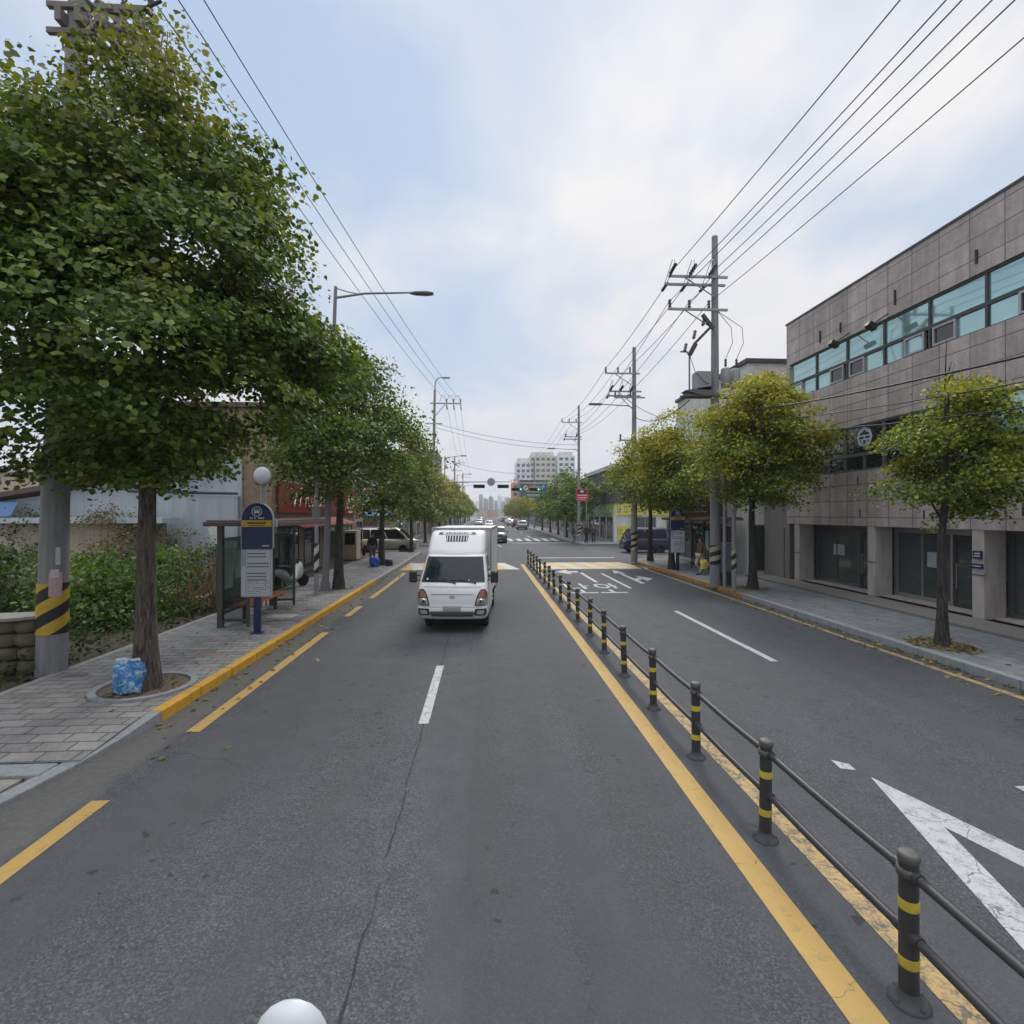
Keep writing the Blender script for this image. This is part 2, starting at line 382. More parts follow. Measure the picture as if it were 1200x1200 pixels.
su=bpy.data.lights.new('sun','SUN'); su.energy=1.5; su.angle=math.radians(15); su.color=(1,.95,.88)
so=bpy.data.objects.new('sun',su); COL.objects.link(so); so.rotation_euler=(-sd).to_track_quat('-Z','Y').to_euler()
S.view_settings.view_transform='Standard'; S.view_settings.look='None'; S.view_settings.exposure=EXPO; S.view_settings.gamma=1
S.view_settings.use_curve_mapping=False
try: S.cycles.max_bounces=6; S.cycles.transparent_max_bounces=8; S.cycles.use_denoising=True
except Exception: pass

# ---------------------------------------------------------------- ground, road, pavements
XK,XR=-4.48,8.85
Gm=M('bare_ground',(.14,.125,.1),.95,.35,.6,0,.3,(1,1,1),.3,'World')
b=MB(); b.quad((-750,-55,-.03),(750,-55,-.03),(750,1140,-.03),(-750,1140,-.03)); struct(b.build('ground',Gm))
AS=asphalt()
b=MB()
def rect(b,x0,x1,y0,y1,z,mi=0): b.quad((x0,y0,z),(x1,y0,z),(x1,y1,z),(x0,y1,z),mi)
rect(b,XK-.4,XR+.3,-40,31,0); rect(b,XK-.4,XR+.3,31,46,0); rect(b,XK-.4,XR+.3,46,430,0)
rect(b,-120,XK-.4,37.3,46,0); rect(b,XR+.3,120,31,46,0); rect(b,XK-.4-.0,XK-.4-.001,0,1,0)
struct(b.build('road',AS))
PV,_,_,_=grid_mat('pavers',(0,1),.4,.2,((.195,.19,.185),(.27,.262,.257)),(.085,.08,.076),.012,.5,.9,.7,.5,.03)
PV2,_,_,_=grid_mat('cool_pavers',(1,0),.3,.3,((.17,.18,.19),(.215,.225,.235)),(.10,.10,.105),.01,.5,.9,.6,.3,.02)
CN=concrete('kerb_stone',(.30,.30,.30)); CNB=concrete('pale_kerb_stone',(.27,.285,.30))
ky=paint('kerb_yellow',(.60,.32,.025),.35); ko=paint('kerb_orange',(.50,.25,.035),.75)
apr,_,_,_=grid_mat('apron',(0,1),.45,.3,((.22,.205,.185),(.30,.28,.255)),(.13,.12,.1),.014,.5,.95,.8,.6,.08)
def slab(name,x0,x1,y0,y1,z,m):
    b=MB(); b.box(x0,x1,y0,y1,-.02,z); return struct(b.build(name,m))
# kerb-side ramped pavement end by the driveway
b=MB(); zs=[(7.3,.15),(6.9,.13),(6.5,.09),(6.15,.055)]
rect(b,-7.3,XK-.16,7.3,37.3,.15)
for (ya,za),(yb,zb) in zip(zs,zs[1:]): b.quad((-7.3,yb,zb),(XK-.16,yb,zb),(XK-.16,ya,za),(-7.3,ya,za))
b.quad((XK-.16,37.3,-.02),(-7.3,37.3,-.02),(-7.3,37.3,.15),(XK-.16,37.3,.15))
struct(b.build('sidewalk',PV))
slab('sidewalk',-7.3,XK-.16,46,400,.15,PV); 
slab('sidewalk',XR+.16,11.5,-20,31,.15,PV2); slab('sidewalk',XR+.16,12.6,46,400,.15,PV2)
def kerbrun(name,x0,x1,y0,y1,z,m,step=1.0,zf=None):
    b=MB(); y=y0
    while y<y1-.05:
        e=min(y+step,y1); zz0=zf(y) if zf else z; zz1=zf(e) if zf else z; g=.004
        v=[(x0,y+g,-.02),(x1,y+g,-.02),(x1,e-g,-.02),(x0,e-g,-.02),(x0,y+g,zz0),(x1,y+g,zz0),(x1,e-g,zz1),(x0,e-g,zz1)]
        b.add(v,[(0,3,2,1),(4,5,6,7),(0,1,5,4),(1,2,6,5),(2,3,7,6),(3,0,4,7)]); y=e
    return struct(b.build(name,m,bevel=.018))
kerbrun('kerb',XK-.16,XK,7.4,21.6,.158,ky)
kerbrun('kerb',XK-.16,XK,21.6,37.3,.156,CN); kerbrun('kerb',XK-.16,XK,46,400,.156,CN,6)
def zf(y): 
    return .155 if y>=7.4 else max(.045,.155-(7.4-y)*.1)
b=MB()
pts=[(XK-.0,7.4),(XK-.06,6.7),(XK-.16,6.1),(XK-.3,5.2),(XK-.45,4.0),(XK-.5,-8)]
for (xa,ya),(xb,yb) in zip(pts,pts[1:]):
    za,zb=zf(ya),zf(yb)
    v=[(xa-.2,ya,-.02),(xa,ya,-.02),(xb,yb,-.02),(xb-.2,yb,-.02),(xa-.2,ya,za),(xa,ya,za),(xb,yb,zb),(xb-.2,yb,zb)]
    b.add(v,[(0,1,2,3),(4,7,6,5),(0,4,5,1),(1,5,6,2),(2,6,7,3),(3,7,4,0)])
struct(b.build('kerb',CNB,bevel=.012))
b=MB(); b.box(-9,XK-.36,5.85,6.12,-.02,.062); struct(b.build('kerb',CNB,bevel=.01))
b=MB(); b.box(-14,XK-.5,-8,5.85,-.02,.035); struct(b.build('driveway',apr))
b=MB(); b.box(-40,-7.3,6.12,37.3,-.02,.10); struct(b.build('soil',M('soil',(.085,.07,.05),.95,.4,2.5,0,.6)))
b=MB(); b.box(-7.42,-7.3,6.2,30,-.02,.155); struct(b.build('kerb',CN,bevel=.01))
kerbrun('kerb',XR,XR+.16,17.2,29.2,.158,ko); kerbrun('kerb',XR,XR+.16,-20,17.2,.156,CNB)
kerbrun('kerb',XR,XR+.16,48,400,.156,CN,6)
# rounded corners of the right pavement
def corner(cx,cy,r,a0,a1,m):
    b=MB(); n=8
    for i in range(n):
        t0=a0+(a1-a0)*i/n; t1=a0+(a1-a0)*(i+1)/n
        A=lambda t,rr,z:(cx+rr*math.cos(t),cy+rr*math.sin(t),z)
        b.quad(A(t0,r-.16,.158),A(t0,r,.158),A(t1,r,.158),A(t1,r-.16,.158)); b.quad(A(t0,r,-.02),A(t1,r,-.02),A(t1,r,.158),A(t0,r,.158))
    struct(b.build('kerb',m))
corner(XR+1.8,29.2,1.8,PI,PI/2,ko); corner(XR+2.0,48,2.0,PI,PI*1.5,CN)
slab('forecourt',11.5,12.62,-20,22,.22,concrete('step_stone',(.2,.19,.18)))
b=MB(); b.box(11.5,60,22,31,-.02,.16); struct(b.build('forecourt',concrete('forecourt_concrete',(.24,.235,.23))))
b=MB(); b.box(12.6,80,46,49,-.02,.14); struct(b.build('sidewalk',PV2))
# ---------------------------------------------------------------- painted markings
wm=paint('white_marking',(.43,.44,.45),.5); wmf=paint('worn_white_marking',(.42,.43,.43),.75)
ym=paint('yellow_marking',(.42,.27,.075),.22); yf=paint('faded_yellow_marking',(.44,.30,.12),.75); hy=paint('hump_yellow',(.52,.33,.07),.35); hw=paint('hump_white',(.46,.46,.45),.5)
Z=.004
def poly(b,pts,z=Z,mi=0):
    b.add([(x,y,z) for x,y in pts],[tuple(range(len(pts)))],mi)
b=MB()
for y0,y1 in ((7.13,9.83),(15.2,18.0),(23.2,26.2),(62,67),(75,80),(90,95)): poly(b,[(-.90,y0),(-.76,y0),(-.76,y1),(-.90,y1)])
for y0,y1 in ((-3,5.15),(9.76,14.97),(19.6,24.6),(62,67),(75,80),(90,95),(105,110)): poly(b,[(5.63,y0),(5.77,y0),(5.77,y1),(5.63,y1)])
struct(b.build('lane_line',wm))
b=MB()
cx,cy,a,l=4.25,2.92,.76,2.5
for t in range(4):
    q=[(0,l),(a,0),(0,-l),(-a,0)]; p0,p1=q[t],q[(t+1)%4]; f=.64
    poly(b,[(cx+p0[0],cy+p0[1]),(cx+p1[0],cy+p1[1]),(cx+p1[0]*f,cy+p1[1]*f),(cx+p0[0]*f,cy+p0[1]*f)][::-1])
poly(b,[(4.05,5.62),(4.2,5.57),(4.22,5.72),(4.08,5.82)])
struct(b.build('diamond_marking',wm))
b=MB()   # turn arrows
poly(b,[(4.68,21.7),(4.84,21.7),(4.84,25.3),(4.68,25.7)]); poly(b,[(4.68,25.7),(4.84,25.3),(4.84,25.9)])
poly(b,[(4.84,25.3),(4.84,25.9),(4.22,25.9),(4.22,25.3)]); poly(b,[(4.22,24.6),(4.22,26.6),(3.55,25.6)])
poly(b,[(6.52,21.2),(6.70,21.2),(6.70,25.0),(6.52,25.0)]); poly(b,[(6.30,24.8),(6.92,24.8),(6.61,26.3)])
poly(b,[(6.70,22.2),(7.1,22.7),(7.1,23.2),(6.70,22.8)]); poly(b,[(7.05,22.0),(7.55,22.8),(7.05,23.9)])
struct(b.build('arrow_marking',wm)).location.y=-.27
b=MB()   # two written syllables on the lane
def st(x0,y0,x1,y1,w=.13):
    dx,dy=x1-x0,y1-y0; n=math.hypot(dx,dy); px,py=-dy/n*w/2,dx/n*w/2*2.2
    if abs(dx)<1e-6: px,py=-w/2*(1 if dy>0 else -1),0
    if abs(dy)<1e-6: px,py=0,w*.75*(1 if dx>0 else -1)
    poly(b,[(x0-px,y0-py),(x1-px,y1-py),(x1+px,y1+py),(x0+px,y0+py)])
for ox,ring in ((3.2,0),(4.3,1)):
    st(ox,18.85,ox+1.0,18.85); st(ox+.5,18.9,ox+.5,19.6)
    if ring:
        for i in range(10):
            t0,t1=2*PI*i/10,2*PI*(i+1)/10
            P=lambda t,r:(ox+.42+r*math.cos(t),20.55+r*1.9*math.sin(t))
            poly(b,[P(t0,.2),P(t0,.32),P(t1,.32),P(t1,.2)])
        st(ox+.86,19.9,ox+.86,21.3); st(ox+.86,20.55,ox+1.02,20.55)
    else:
        st(ox+.1,20.0,ox+.1,21.2); st(ox+.1,20.0,ox+.55,20.0); st(ox+.74,19.8,ox+.74,21.3); st(ox+.74,20.6,ox+.98,20.6)
struct(b.build('word_marking',wm)).location.y=-.24
b=MB(); poly(b,[(2.08,-3),(2.30,-3),(2.30,29.2),(2.08,29.2)]); struct(b.build('centre_line',ym))
b=MB(); poly(b,[(2.715,-3),(2.885,-3),(2.885,29.2),(2.715,29.2)])
poly(b,[(8.38,-10),(8.52,-10),(8.52,28),(8.38,28)]); struct(b.build('centre_line',yf))
b=MB()
for y0,y1 in ((-3,5.4),(7.03,12.75),(14.7,16.3),(17.8,25.2)): poly(b,[(-3.95,y0),(-3.77,y0),(-3.77,y1),(-3.95,y1)])
struct(b.build('edge_line',ym))
b=MB()   # striped hump
for x0,x1 in ((-4.3,2.0),(2.95,8.75)):
    x=x0; i=0
    while x<x1-.2:
        w=min(.62,x1-x); s=-.55
        poly(b,[(x,26.6),(x+w,26.6),(min(max(x+w+s*1.3,x0),x1),30.2),(max(x+s*1.3,x0),30.2)],Z,i%2); x+=.62; i+=1
struct(b.build('hump_stripes',[hy,hw]))
b=MB(); poly(b,[(2.9,33.2),(8.6,33.2),(8.6,33.6),(2.9,33.6)])
x=-4.2
while x<8.5:
    poly(b,[(x,54),(x+.5,54),(x+.5,59.5),(x,59.5)]); x+=.98
poly(b,[(-4.2,67),(2,67),(2,67.6),(-4.2,67.6)]); poly(b,[(2.6,50.3),(8.6,50.3),(8.6,50.9),(2.6,50.9)])
poly(b,[(.6,44.8),(.75,44.8),(-.2,51.0),(-.35,51.0)]); poly(b,[(1.5,44.8),(1.65,44.8),(.95,51.0),(.8,51.0)])
struct(b.build('crosswalk_marking',wm))
b=MB(); poly(b,[(1.95,50),(2.1,50),(2.1,300),(1.95,300)]); poly(b,[(2.3,50),(2.45,50),(2.45,300),(2.3,300)]); struct(b.build('centre_line',ym))
# pale repaired pavement patches / drain lids
b=MB(); p=gr(330,722,.15)
poly(b,[(p.x-.35,p.y-.2),(p.x+.35,p.y-.25),(p.x+.4,p.y+.25),(p.x-.3,p.y+.25)],.154); struct(b.build('drain_lid',M('pale_lid',(.42,.42,.42),.8,.15)))
# dark separate paver blocks in the pavement
b=MB(); r2=random.Random(3)
for i in range(26):
    x=-7.1+.4*r2.randint(0,5); y=7.4+.2*r2.randint(0,60); poly(b,[(x,y),(x+.385,y),(x+.385,y+.185),(x,y+.185)],.154,0 if r2.random()<.8 else 1)
struct(b.build('sidewalk_patch',[M('dark_paver',(.12,.115,.11),.9,.2,20),M('reddish_paver',(.26,.16,.14),.9,.2,20)]))
def decal_ring(cx,cy,r0,r1,z,m):
    b=MB(); n=20
    for i in range(n):
        t0,t1=2*PI*i/n,2*PI*(i+1)/n; P=lambda t,r,zz:(cx+r*math.cos(t),cy+r*math.sin(t),zz)
        b.quad(P(t0,r0,z),P(t0,r1,z),P(t1,r1,z),P(t1,r0,z)); b.quad(P(t0,r1,.1),P(t1,r1,.1),P(t1,r1,z),P(t0,r1,z)); b.quad(P(t1,r0,.1),P(t0,r0,.1),P(t0,r0,z),P(t1,r0,z))
    struct(b.build('tree_pit_edge',m))
    b=MB(); b.add([(cx+r0*1.01*math.cos(2*PI*i/n),cy+r0*1.01*math.sin(2*PI*i/n),.157) for i in range(n)],[tuple(range(n))]); struct(b.build('tree_pit_soil',M('pit_soil',(.12,.095,.07),.95,.4,9,0,.8)))
# ---------------------------------------------------------------- trees
LG=leaf_mat('leaf_green',(.034,.064,.014),(.095,.155,.027),(.21,.27,.065),(.28,.24,.03),6.8,11.6,.75)
LM=leaf_mat('leaf_turning',(.04,.07,.012),(.09,.135,.02),(.17,.21,.035),(.33,.28,.025),2.6,9.0,.8)
LY=leaf_mat('leaf_yellowing',(.055,.095,.013),(.125,.185,.022),(.24,.28,.035),(.46,.40,.025),3.0,8.3,.8)
BK=bark_mat('bark',(.032,.026,.021),(.15,.122,.10)); BKd=bark_mat('bark_dark',(.022,.02,.018),(.085,.075,.066))
def leaves_mesh(name,C,Nn,size,rs,mat,parent,loc=None,wid=.5):
    n=len(C); t=rs.normal(size=(n,3)); t-=Nn*(t*Nn).sum(1,keepdims=True); t/=np.linalg.norm(t,axis=1,keepdims=True)+1e-9
    bt=np.cross(Nn,t); s=(size*(.5+.95*rs.random((n,1))))
    V=np.empty((n,5,3)); w2=wid*(.85+.3*rs.random((n,1)))
    V[:,0]=C-t*s*.5; V[:,1]=C+bt*s*w2*.9+Nn*s*.10-t*s*.02; V[:,2]=C+bt*s*w2*.62+t*s*.42-Nn*s*.04; V[:,3]=C-bt*s*w2*.62+t*s*.42-Nn*s*.04; V[:,4]=C-bt*s*w2*.9+Nn*s*.10-t*s*.02
    me=bpy.data.meshes.new(name); me.vertices.add(5*n); me.vertices.foreach_set('co',V.reshape(-1).astype(np.float32))
    me.loops.add(5*n); me.loops.foreach_set('vertex_index',np.arange(5*n,dtype=np.int32))
    me.polygons.add(n); me.polygons.foreach_set('loop_start',np.arange(0,5*n,5,dtype=np.int32)); me.polygons.foreach_set('loop_total',np.full(n,5,dtype=np.int32))
    me.materials.append(mat); me.update(calc_edges=True)
    o=bpy.data.objects.new(name,me); COL.objects.link(o); o.parent=parent
    if loc is not None: o.location=loc
    return o
def crown_points(rs,prof,ncl,per,cx=0,cy=0,clr=.42,lob=.2,stray=.04,lean=(0,0),inner=.42,ysq=1.0,holes=0,hr=.5,bough=9,br=.46,cuts=()):
    zs=np.array([p[0] for p in prof]); rr=np.array([p[1] for p in prof])
    zz=np.linspace(zs[0],zs[-1],200); w=np.interp(zz,zs,rr)+.05; w/=w.sum()
    z=rs.choice(zz,ncl,p=w)+rs.normal(0,.05,ncl); ph=rs.random(ncl)*2*PI
    R=np.interp(z,zs,rr); f=np.ones(ncl)
    for i in range(5): f+=lob*.55*np.sin(ph*rs.integers(1,6)+z*rs.uniform(.6,2.6)+rs.random()*6.28)
    f=np.clip(f,.6,1.35); q=np.maximum(rs.random(ncl)**inner, .12)
    st=rs.random(ncl)<stray; q=np.where(st,q*1.12+.05,q)
    r=R*f*q; hz=(z-zs[0])/(zs[-1]-zs[0])
    cen=np.stack([cx+r*np.cos(ph)+lean[0]*hz,cy+r*np.sin(ph)*ysq+lean[1]*hz,z],1)
    if bough:            # twigs gather into boughs: flat leafy masses with gaps between them
        nb=max(8,ncl//bough); bc=cen[:nb].copy(); k=rs.integers(0,nb,ncl); off=np.clip(rs.normal(size=(ncl,3)),-1.5,1.5)*br*np.array([1,1,.42])
        rad0=np.hypot(bc[k,0]-cx,bc[k,1]-cy); off[:,2]-=.30*np.hypot(off[:,0],off[:,1])
        free=rs.random(ncl)<.22; cen=np.where((st|free)[:,None],cen,bc[k]+off); ph=np.arctan2(cen[:,1]-cy,cen[:,0]-cx)
    for (q,qr) in cuts:
        kp=np.linalg.norm(cen-np.array(q),axis=1)>qr; cen=cen[kp]; ph=ph[kp]; st=st[kp]; ncl=len(cen)
    if holes:
        hc=cen[rs.choice(ncl,holes)]*np.array([1.08,1.08,1]); keep=np.ones(ncl,bool)
        for h_ in hc: keep&=(np.linalg.norm((cen-h_)*np.array([1,1,1.5]),axis=1)>hr*rs.uniform(.5,1.2))
        cen=cen[keep]; ph=ph[keep]; st=st[keep]; ncl=len(cen)
    outd=np.stack([np.cos(ph),np.sin(ph),np.zeros(ncl)],1)
    cnt=np.where(st,per//3,per); idx=np.repeat(np.arange(ncl),cnt); n=len(idx)
    loc=np.clip(rs.normal(size=(n,3)),-1.7,1.7)*clr*(.7+.6*rs.random(ncl))[idx][:,None]; loc[:,2]*=.36
    o=outd[idx]; rad=(loc*o).sum(1); loc[:,2]-=.45*np.abs(rad)*np.sign(rad)*.8+.0
    C=cen[idx]+loc
    N=np.array([0,0,.75])+o*.55+rs.normal(size=(n,3))*.55; N/=np.linalg.norm(N,axis=1,keepdims=True)
    crown_points.stray=cen[st]
    return C,N,cen
def make_tree(name,label,pos,prof,ncl,per,leaf,lmat,tr,seed,lean=(0,0),clr=.42,group=None,nl=14,c=(0,0),bark=None,lob=.2,top=.75,stray=.05,inner=.42,ysq=1.0,holes=0,hr=.5,shoots=(),bough=9,br=.46,cuts=()):
    rs=np.random.default_rng(seed); r=random.Random(seed)
    t=thing(name,label,'tree',pos,0,group)
    C,N,cen=crown_points(rs,prof,ncl,per,c[0],c[1],clr,lob,stray,lean,inner,ysq,holes,hr,bough,br,cuts)
    leaves_mesh('crown',C,N,leaf,rs,lmat,t)
    b=MB(); z0,z1=prof[0][0],prof[-1][0]; hh=z0+(z1-z0)*top; pts=[];rad=[]
    for i in range(14):
        f=i/13.0; z=hh*f-.06
        k=max(0,(z-z0*.8)/(hh-z0*.8))
        pts.append((c[0]*k+lean[0]*k*.8+math.sin(f*5+seed)*.05*f*2,c[1]*k+lean[1]*k*.8+math.cos(f*4+seed)*.05*f*2,z)); rad.append(tr*(1.5-.5*min(1,f*9))*(1-.72*f))
    b.tube(pts,rad,12)
    for i in range(nl):
        f0=min(.8,z0*.97/hh); f=f0+(.97-f0)*i/nl; k=min(12,int(f*13)+1); p=Vector(pts[k]); 
        q=Vector(cen[r.randrange(len(cen))])
        for _ in range(8):
            q2=Vector(cen[r.randrange(len(cen))])
            if q2.z-p.z>.45*math.hypot(q2.x-p.x,q2.y-p.y)+.1: q=q2; break
        else: continue
        if q.z<p.z: continue
        m=(p*.45+q*.55)+Vector((r.uniform(-.15,.15),r.uniform(-.15,.15),-.12)); rr=rad[k]*.42
        b.tube([p,p.lerp(m,.55)+Vector((0,0,-.03)),m,q],[rr,rr*.75,rr*.5,rr*.18],6)
    for q in crown_points.stray:
        q=Vector(q); ax=Vector((c[0],c[1],q.z-.5)); a_=ax.lerp(q,.55); b.tube([a_,ax.lerp(q,.8)+Vector((0,0,.03)),q+(q-ax).normalized()*.15],[.012,.009,.004],4)
    for q,zt in shoots: b.tube([(q[0],q[1],z1*.7),(q[0]*1.05,q[1],z1),(q[0]*1.1+.03,q[1],zt)],[.03,.018,.006],5); b.tube([(q[0]*1.05,q[1],z1+.1),(q[0]+.25,q[1]+.1,z1+.5)],[.012,.004],4)
    b.build('trunk',bark or BK,t)
    return t
def onp(px,py,z=.15): p=gr(px,py,z); return (p.x,p.y,p.z)
G='ginkgo trees along the street'
p1=onp(172,806)
make_tree('ginkgo_tree','large dark green ginkgo tree with a furrowed trunk beside the blue rubbish bag',p1,
 [(3.5,.7),(3.85,1.6),(4.3,2.4),(4.95,2.9),(5.7,2.95),(6.5,2.55),(7.5,2.05),(8.4,1.7),(9.1,1.4),(9.7,1.1),(10.2,.4)],1050,120,.082,LG,.155,17,(-.1,.1),.27,G,26,(-.28,.3),None,.18,.8,.04,.30,1.0,6,.35,(),9,.36,(((1.92,.05,3.32),.7),((1.5,1.05,3.4),.75),((1.08,2.05,3.47),.75),((.8,2.8,3.5),.7)))
p2=onp(397,690)
make_tree('ginkgo_tree','green ginkgo tree beside the grey street lamp post past the bus shelter',p2,
 [(3.6,.6),(4.1,1.5),(4.7,2.15),(5.6,2.25),(6.8,1.9),(7.9,1.4),(9.0,.5)],520,66,.10,LG,.17,12,(0,0),.42,G,16,(.25,0),BKd)
p3=onp(447,662)
make_tree('ginkgo_tree','green ginkgo tree that the person with the blue bag stands behind',p3,
 [(2.8,.8),(3.3,1.6),(4.5,2.0),(6,2.0),(7.3,1.5),(8.4,.6)],300,56,.115,LG,.17,13,(0,0),.42,G,12,(.3,0),BKd)
p4=onp(482,647)
make_tree('ginkgo_tree','yellow green ginkgo tree in front of the parked silver minivan',p4,
 [(2.6,.7),(3.1,1.6),(4.4,2.0),(5.8,1.8),(7.0,1.3),(7.8,.4)],260,50,.12,LM,.14,14,(0,0),.42,G,10,(.1,0),BKd)
q1=onp(1103,756)
make_tree('ginkgo_tree','small yellowing ginkgo tree in a leaf strewn pit before the granite clad building',q1,
 [(2.6,.35),(2.9,.8),(3.4,1.08),(4.1,1.2),(4.7,1.1),(5.15,.8),(5.45,.3)],260,90,.062,LY,.11,21,(.05,0),.22,G,14,(.38,0),BKd,.16,.8,.03,.4,1.0,8,.25,(((0.0,-.1),6.35),((.25,.1),5.9)),8,.20)
q2=onp(882,690)
make_tree('ginkgo_tree','broad yellow green ginkgo tree at the end of the orange kerb, beside the striped poles',q2,
 [(3.1,.5),(3.6,1.2),(4.3,1.75),(5.4,1.88),(6.4,1.55),(7.1,1.0),(7.5,.35)],580,76,.085,LY,.15,22,(0,0),.33,G,18,(-.25,-.65),BKd,.3,.8,.07,.4,1.0,4,.4,(),9,.34)
q3=onp(787,667)
make_tree('ginkgo_tree','yellow green ginkgo tree beside the timetable stand on the far pavement',q3,
 [(3.3,.6),(3.8,1.3),(4.5,1.8),(5.5,1.85),(6.7,1.45),(7.6,.9),(8.0,.3)],380,60,.10,LY,.15,23,(0,0),.38,G,14,(0,0),BKd,.3,.75,.07,.4,1.0,10,.5)
q4=onp(762,657)
make_tree('ginkgo_tree','ginkgo tree nearest the side street corner, in front of the navy van',q4,
 [(3.2,.6),(3.6,1.3),(4.4,1.75),(5.5,1.75),(6.5,1.35),(7.4,.5)],340,54,.11,LY,.15,24,(0,0),.40,G,12,(-.25,0),BKd,.3,.75,.07,.4,1.0,8,.5)
# far rows: three shapes, copied
base=[]
for i,(m,s) in enumerate(((LM,31),(LY,32),(LG,33))):
    base.append(make_tree('ginkgo_tree','x',(0,0,0),[(2.5,.8),(3.0,1.6),(4.2,2.0+.15*i),(5.6,1.85),(6.9,1.3),(7.7+.4*i,.4)],170,36,.18,m,.14,s,(0,0),.45,G,8,(0,0),BKd))
ORD=['first','second','third','fourth','fifth','sixth','seventh','eighth','ninth','tenth','eleventh','twelfth','thirteenth','fourteenth','fifteenth','sixteenth','seventeenth','eighteenth','nineteenth','twentieth','twenty first','twenty second']
usedb=[0,0,0]
def far_tree(x,y,k,label,sc=1.0):
    o=base[k] if not usedb[k] else copy_tree(base[k]); usedb[k]=1
    o.location=(x,y,.15); o.rotation_euler.z=rnd.random()*6.28; o.scale=(sc,sc,sc*rnd.uniform(.94,1.06)); o['label']=label
ys=[49,57.5,66,75,84,93,102,112,122,133,145,158,172,190,210]
for i,y in enumerate(ys):
    far_tree(-5.5+rnd.uniform(-.2,.2),y,0 if i in(0,1,3,4,6,7,10,12) else (1 if i%3==2 else 2),'turning ginkgo on the side of the parked minivan, %s beyond the side street'%ORD[i],rnd.uniform(.92,1.06))
for i,y in enumerate([53,60,67.5,75,84,112,125,140,155,175,200]):
    far_tree(9.7+rnd.uniform(-.2,.2),y,(1 if i==4 else 2 if i<4 else 1) if i<5 else (i%2),'ginkgo on the side of the red road sign, %s beyond the side street'%ORD[i],rnd.uniform(.85,1.0) if i!=1 else 1.02)
# ---------------------------------------------------------------- wild shrubs
SG=leaf_mat('shrub_green',(.035,.08,.015),(.085,.17,.03),(.16,.26,.06),(.2,.17,.08),5,9,.3)
SD=leaf_mat('shrub_dry',(.09,.08,.04),(.17,.15,.085),(.27,.24,.14),(.16,.13,.08),0,3,.6)
SK=leaf_mat('shrub_dark',(.016,.036,.012),(.042,.075,.02),(.085,.12,.04),(.12,.10,.05),2,5,.5)
def shrub(pos,prof,ncl,per,leaf,m,seed,label,clr=.25,ysq=1.0,ns=10):
    rs=np.random.default_rng(seed); t=thing('shrub',label,'shrub',pos,0,'wild shrubs beside the pavement')
    C,N,cen=crown_points(rs,prof,ncl,per,0,0,clr,.75,.3,(0,0),.45,ysq,6,.4,5,.34); N=N*np.array([1,1,.8])+rs.normal(size=N.shape)*.3; N/=np.linalg.norm(N,axis=1,keepdims=True)
    leaves_mesh('foliage',C,N,leaf,rs,m,t,None,.36)
    b=MB(); r=random.Random(seed)
    for i in range(ns):
        q=Vector(cen[r.randrange(len(cen))]); b.tube([(q.x*.2,q.y*.2,0),(q.x*.6,q.y*.6,q.z*.55),q],[.02,.014,.006],5)
    b.build('stem',M('dry_stem',(.20,.14,.085),.9,.3,9) if ns>20 else BKd,t)
sh=[(105,735,[(0,.5),(.5,.9),(1.1,.75),(1.5,.3)],SG,'bright green leafy shrub just right of the striped concrete pole'),
 (150,728,[(0,.6),(.5,.9),(1.1,.8),(1.45,.3)],SG,'low green shrub behind the big ginkgo trunk'),
 (196,712,[(0,.4),(.5,.7),(1.1,.6),(1.5,.25)],SG,'green shrub between the big ginkgo trunk and the stick pile'),
 (30,722,[(0,.6),(.6,.9),(1.3,.8),(1.7,.3)],SG,'green leafy shrub behind the stacked tyres'),
 (35,690,[(0,.9),(1,1.4),(2.0,1.2),(2.75,.5)],SK,'tall dark shrub left of the concrete pole'),
 (120,692,[(0,.9),(1,1.4),(1.9,1.3),(2.7,.6)],SD,'tall dry brown bush against the cream wall'),
 (165,690,[(0,.8),(1,1.2),(1.9,1.1),(2.6,.5)],SD,'dry seeding bush behind the big ginkgo trunk'),
 (235,683,[(0,.9),(.9,1.3),(1.7,1.1),(2.2,.4)],SK,'dark green bush against the white shed'),
 (265,680,[(0,.7),(.8,1.0),(1.5,.8),(1.9,.3)],SK,'dark bush behind the bus shelter'),
 (-30,740,[(0,.9),(.8,1.2),(1.6,1.1),(2.3,.5)],SK,'dark bush at the left edge behind the tyres'),
 (190,700,[(0,.6),(.7,1.1),(1.3,1.0),(1.8,.4)],SK,'dark low bush in the middle of the thicket')]
for i,(px,py,pr,m,lb) in enumerate(sh):
    p=gr(px,py,.1); hs=(1.0,.72,1.25,.9,1.0,1.1)[i%6]; pr=[(a*hs,b_) for a,b_ in pr]; shrub((p.x,p.y,.1),pr,(75,85,65)[(i*2)%3] if m is not SD else 85,60,(.115,.09,.10)[i%3] if m is not SD else .085,m,60+i,lb,.27)
for i,(px,py,hh_,lb) in enumerate(((112,708,2.3,'tall dry brown weed right of the concrete pole'),(138,716,1.9,'dry brown weed just left of the big ginkgo trunk'),(205,722,1.7,'dry brown weed just right of the big ginkgo trunk'),(228,705,2.2,'tall dry brown weed left of the stick pile'),(252,700,2.0,'dry brown weed behind the stick pile'),(12,735,2.0,'dry brown weed behind the stacked tyres'))):
    p=gr(px,py,.1); shrub((p.x,p.y,.1),[(.2,.3),(.9*hh_/2,.5),(hh_*.8,.45),(hh_,.2)],34,34,.075,(SD,SK,SD,SD,SK,SD)[i],90+i,lb,.2,1.0,34)
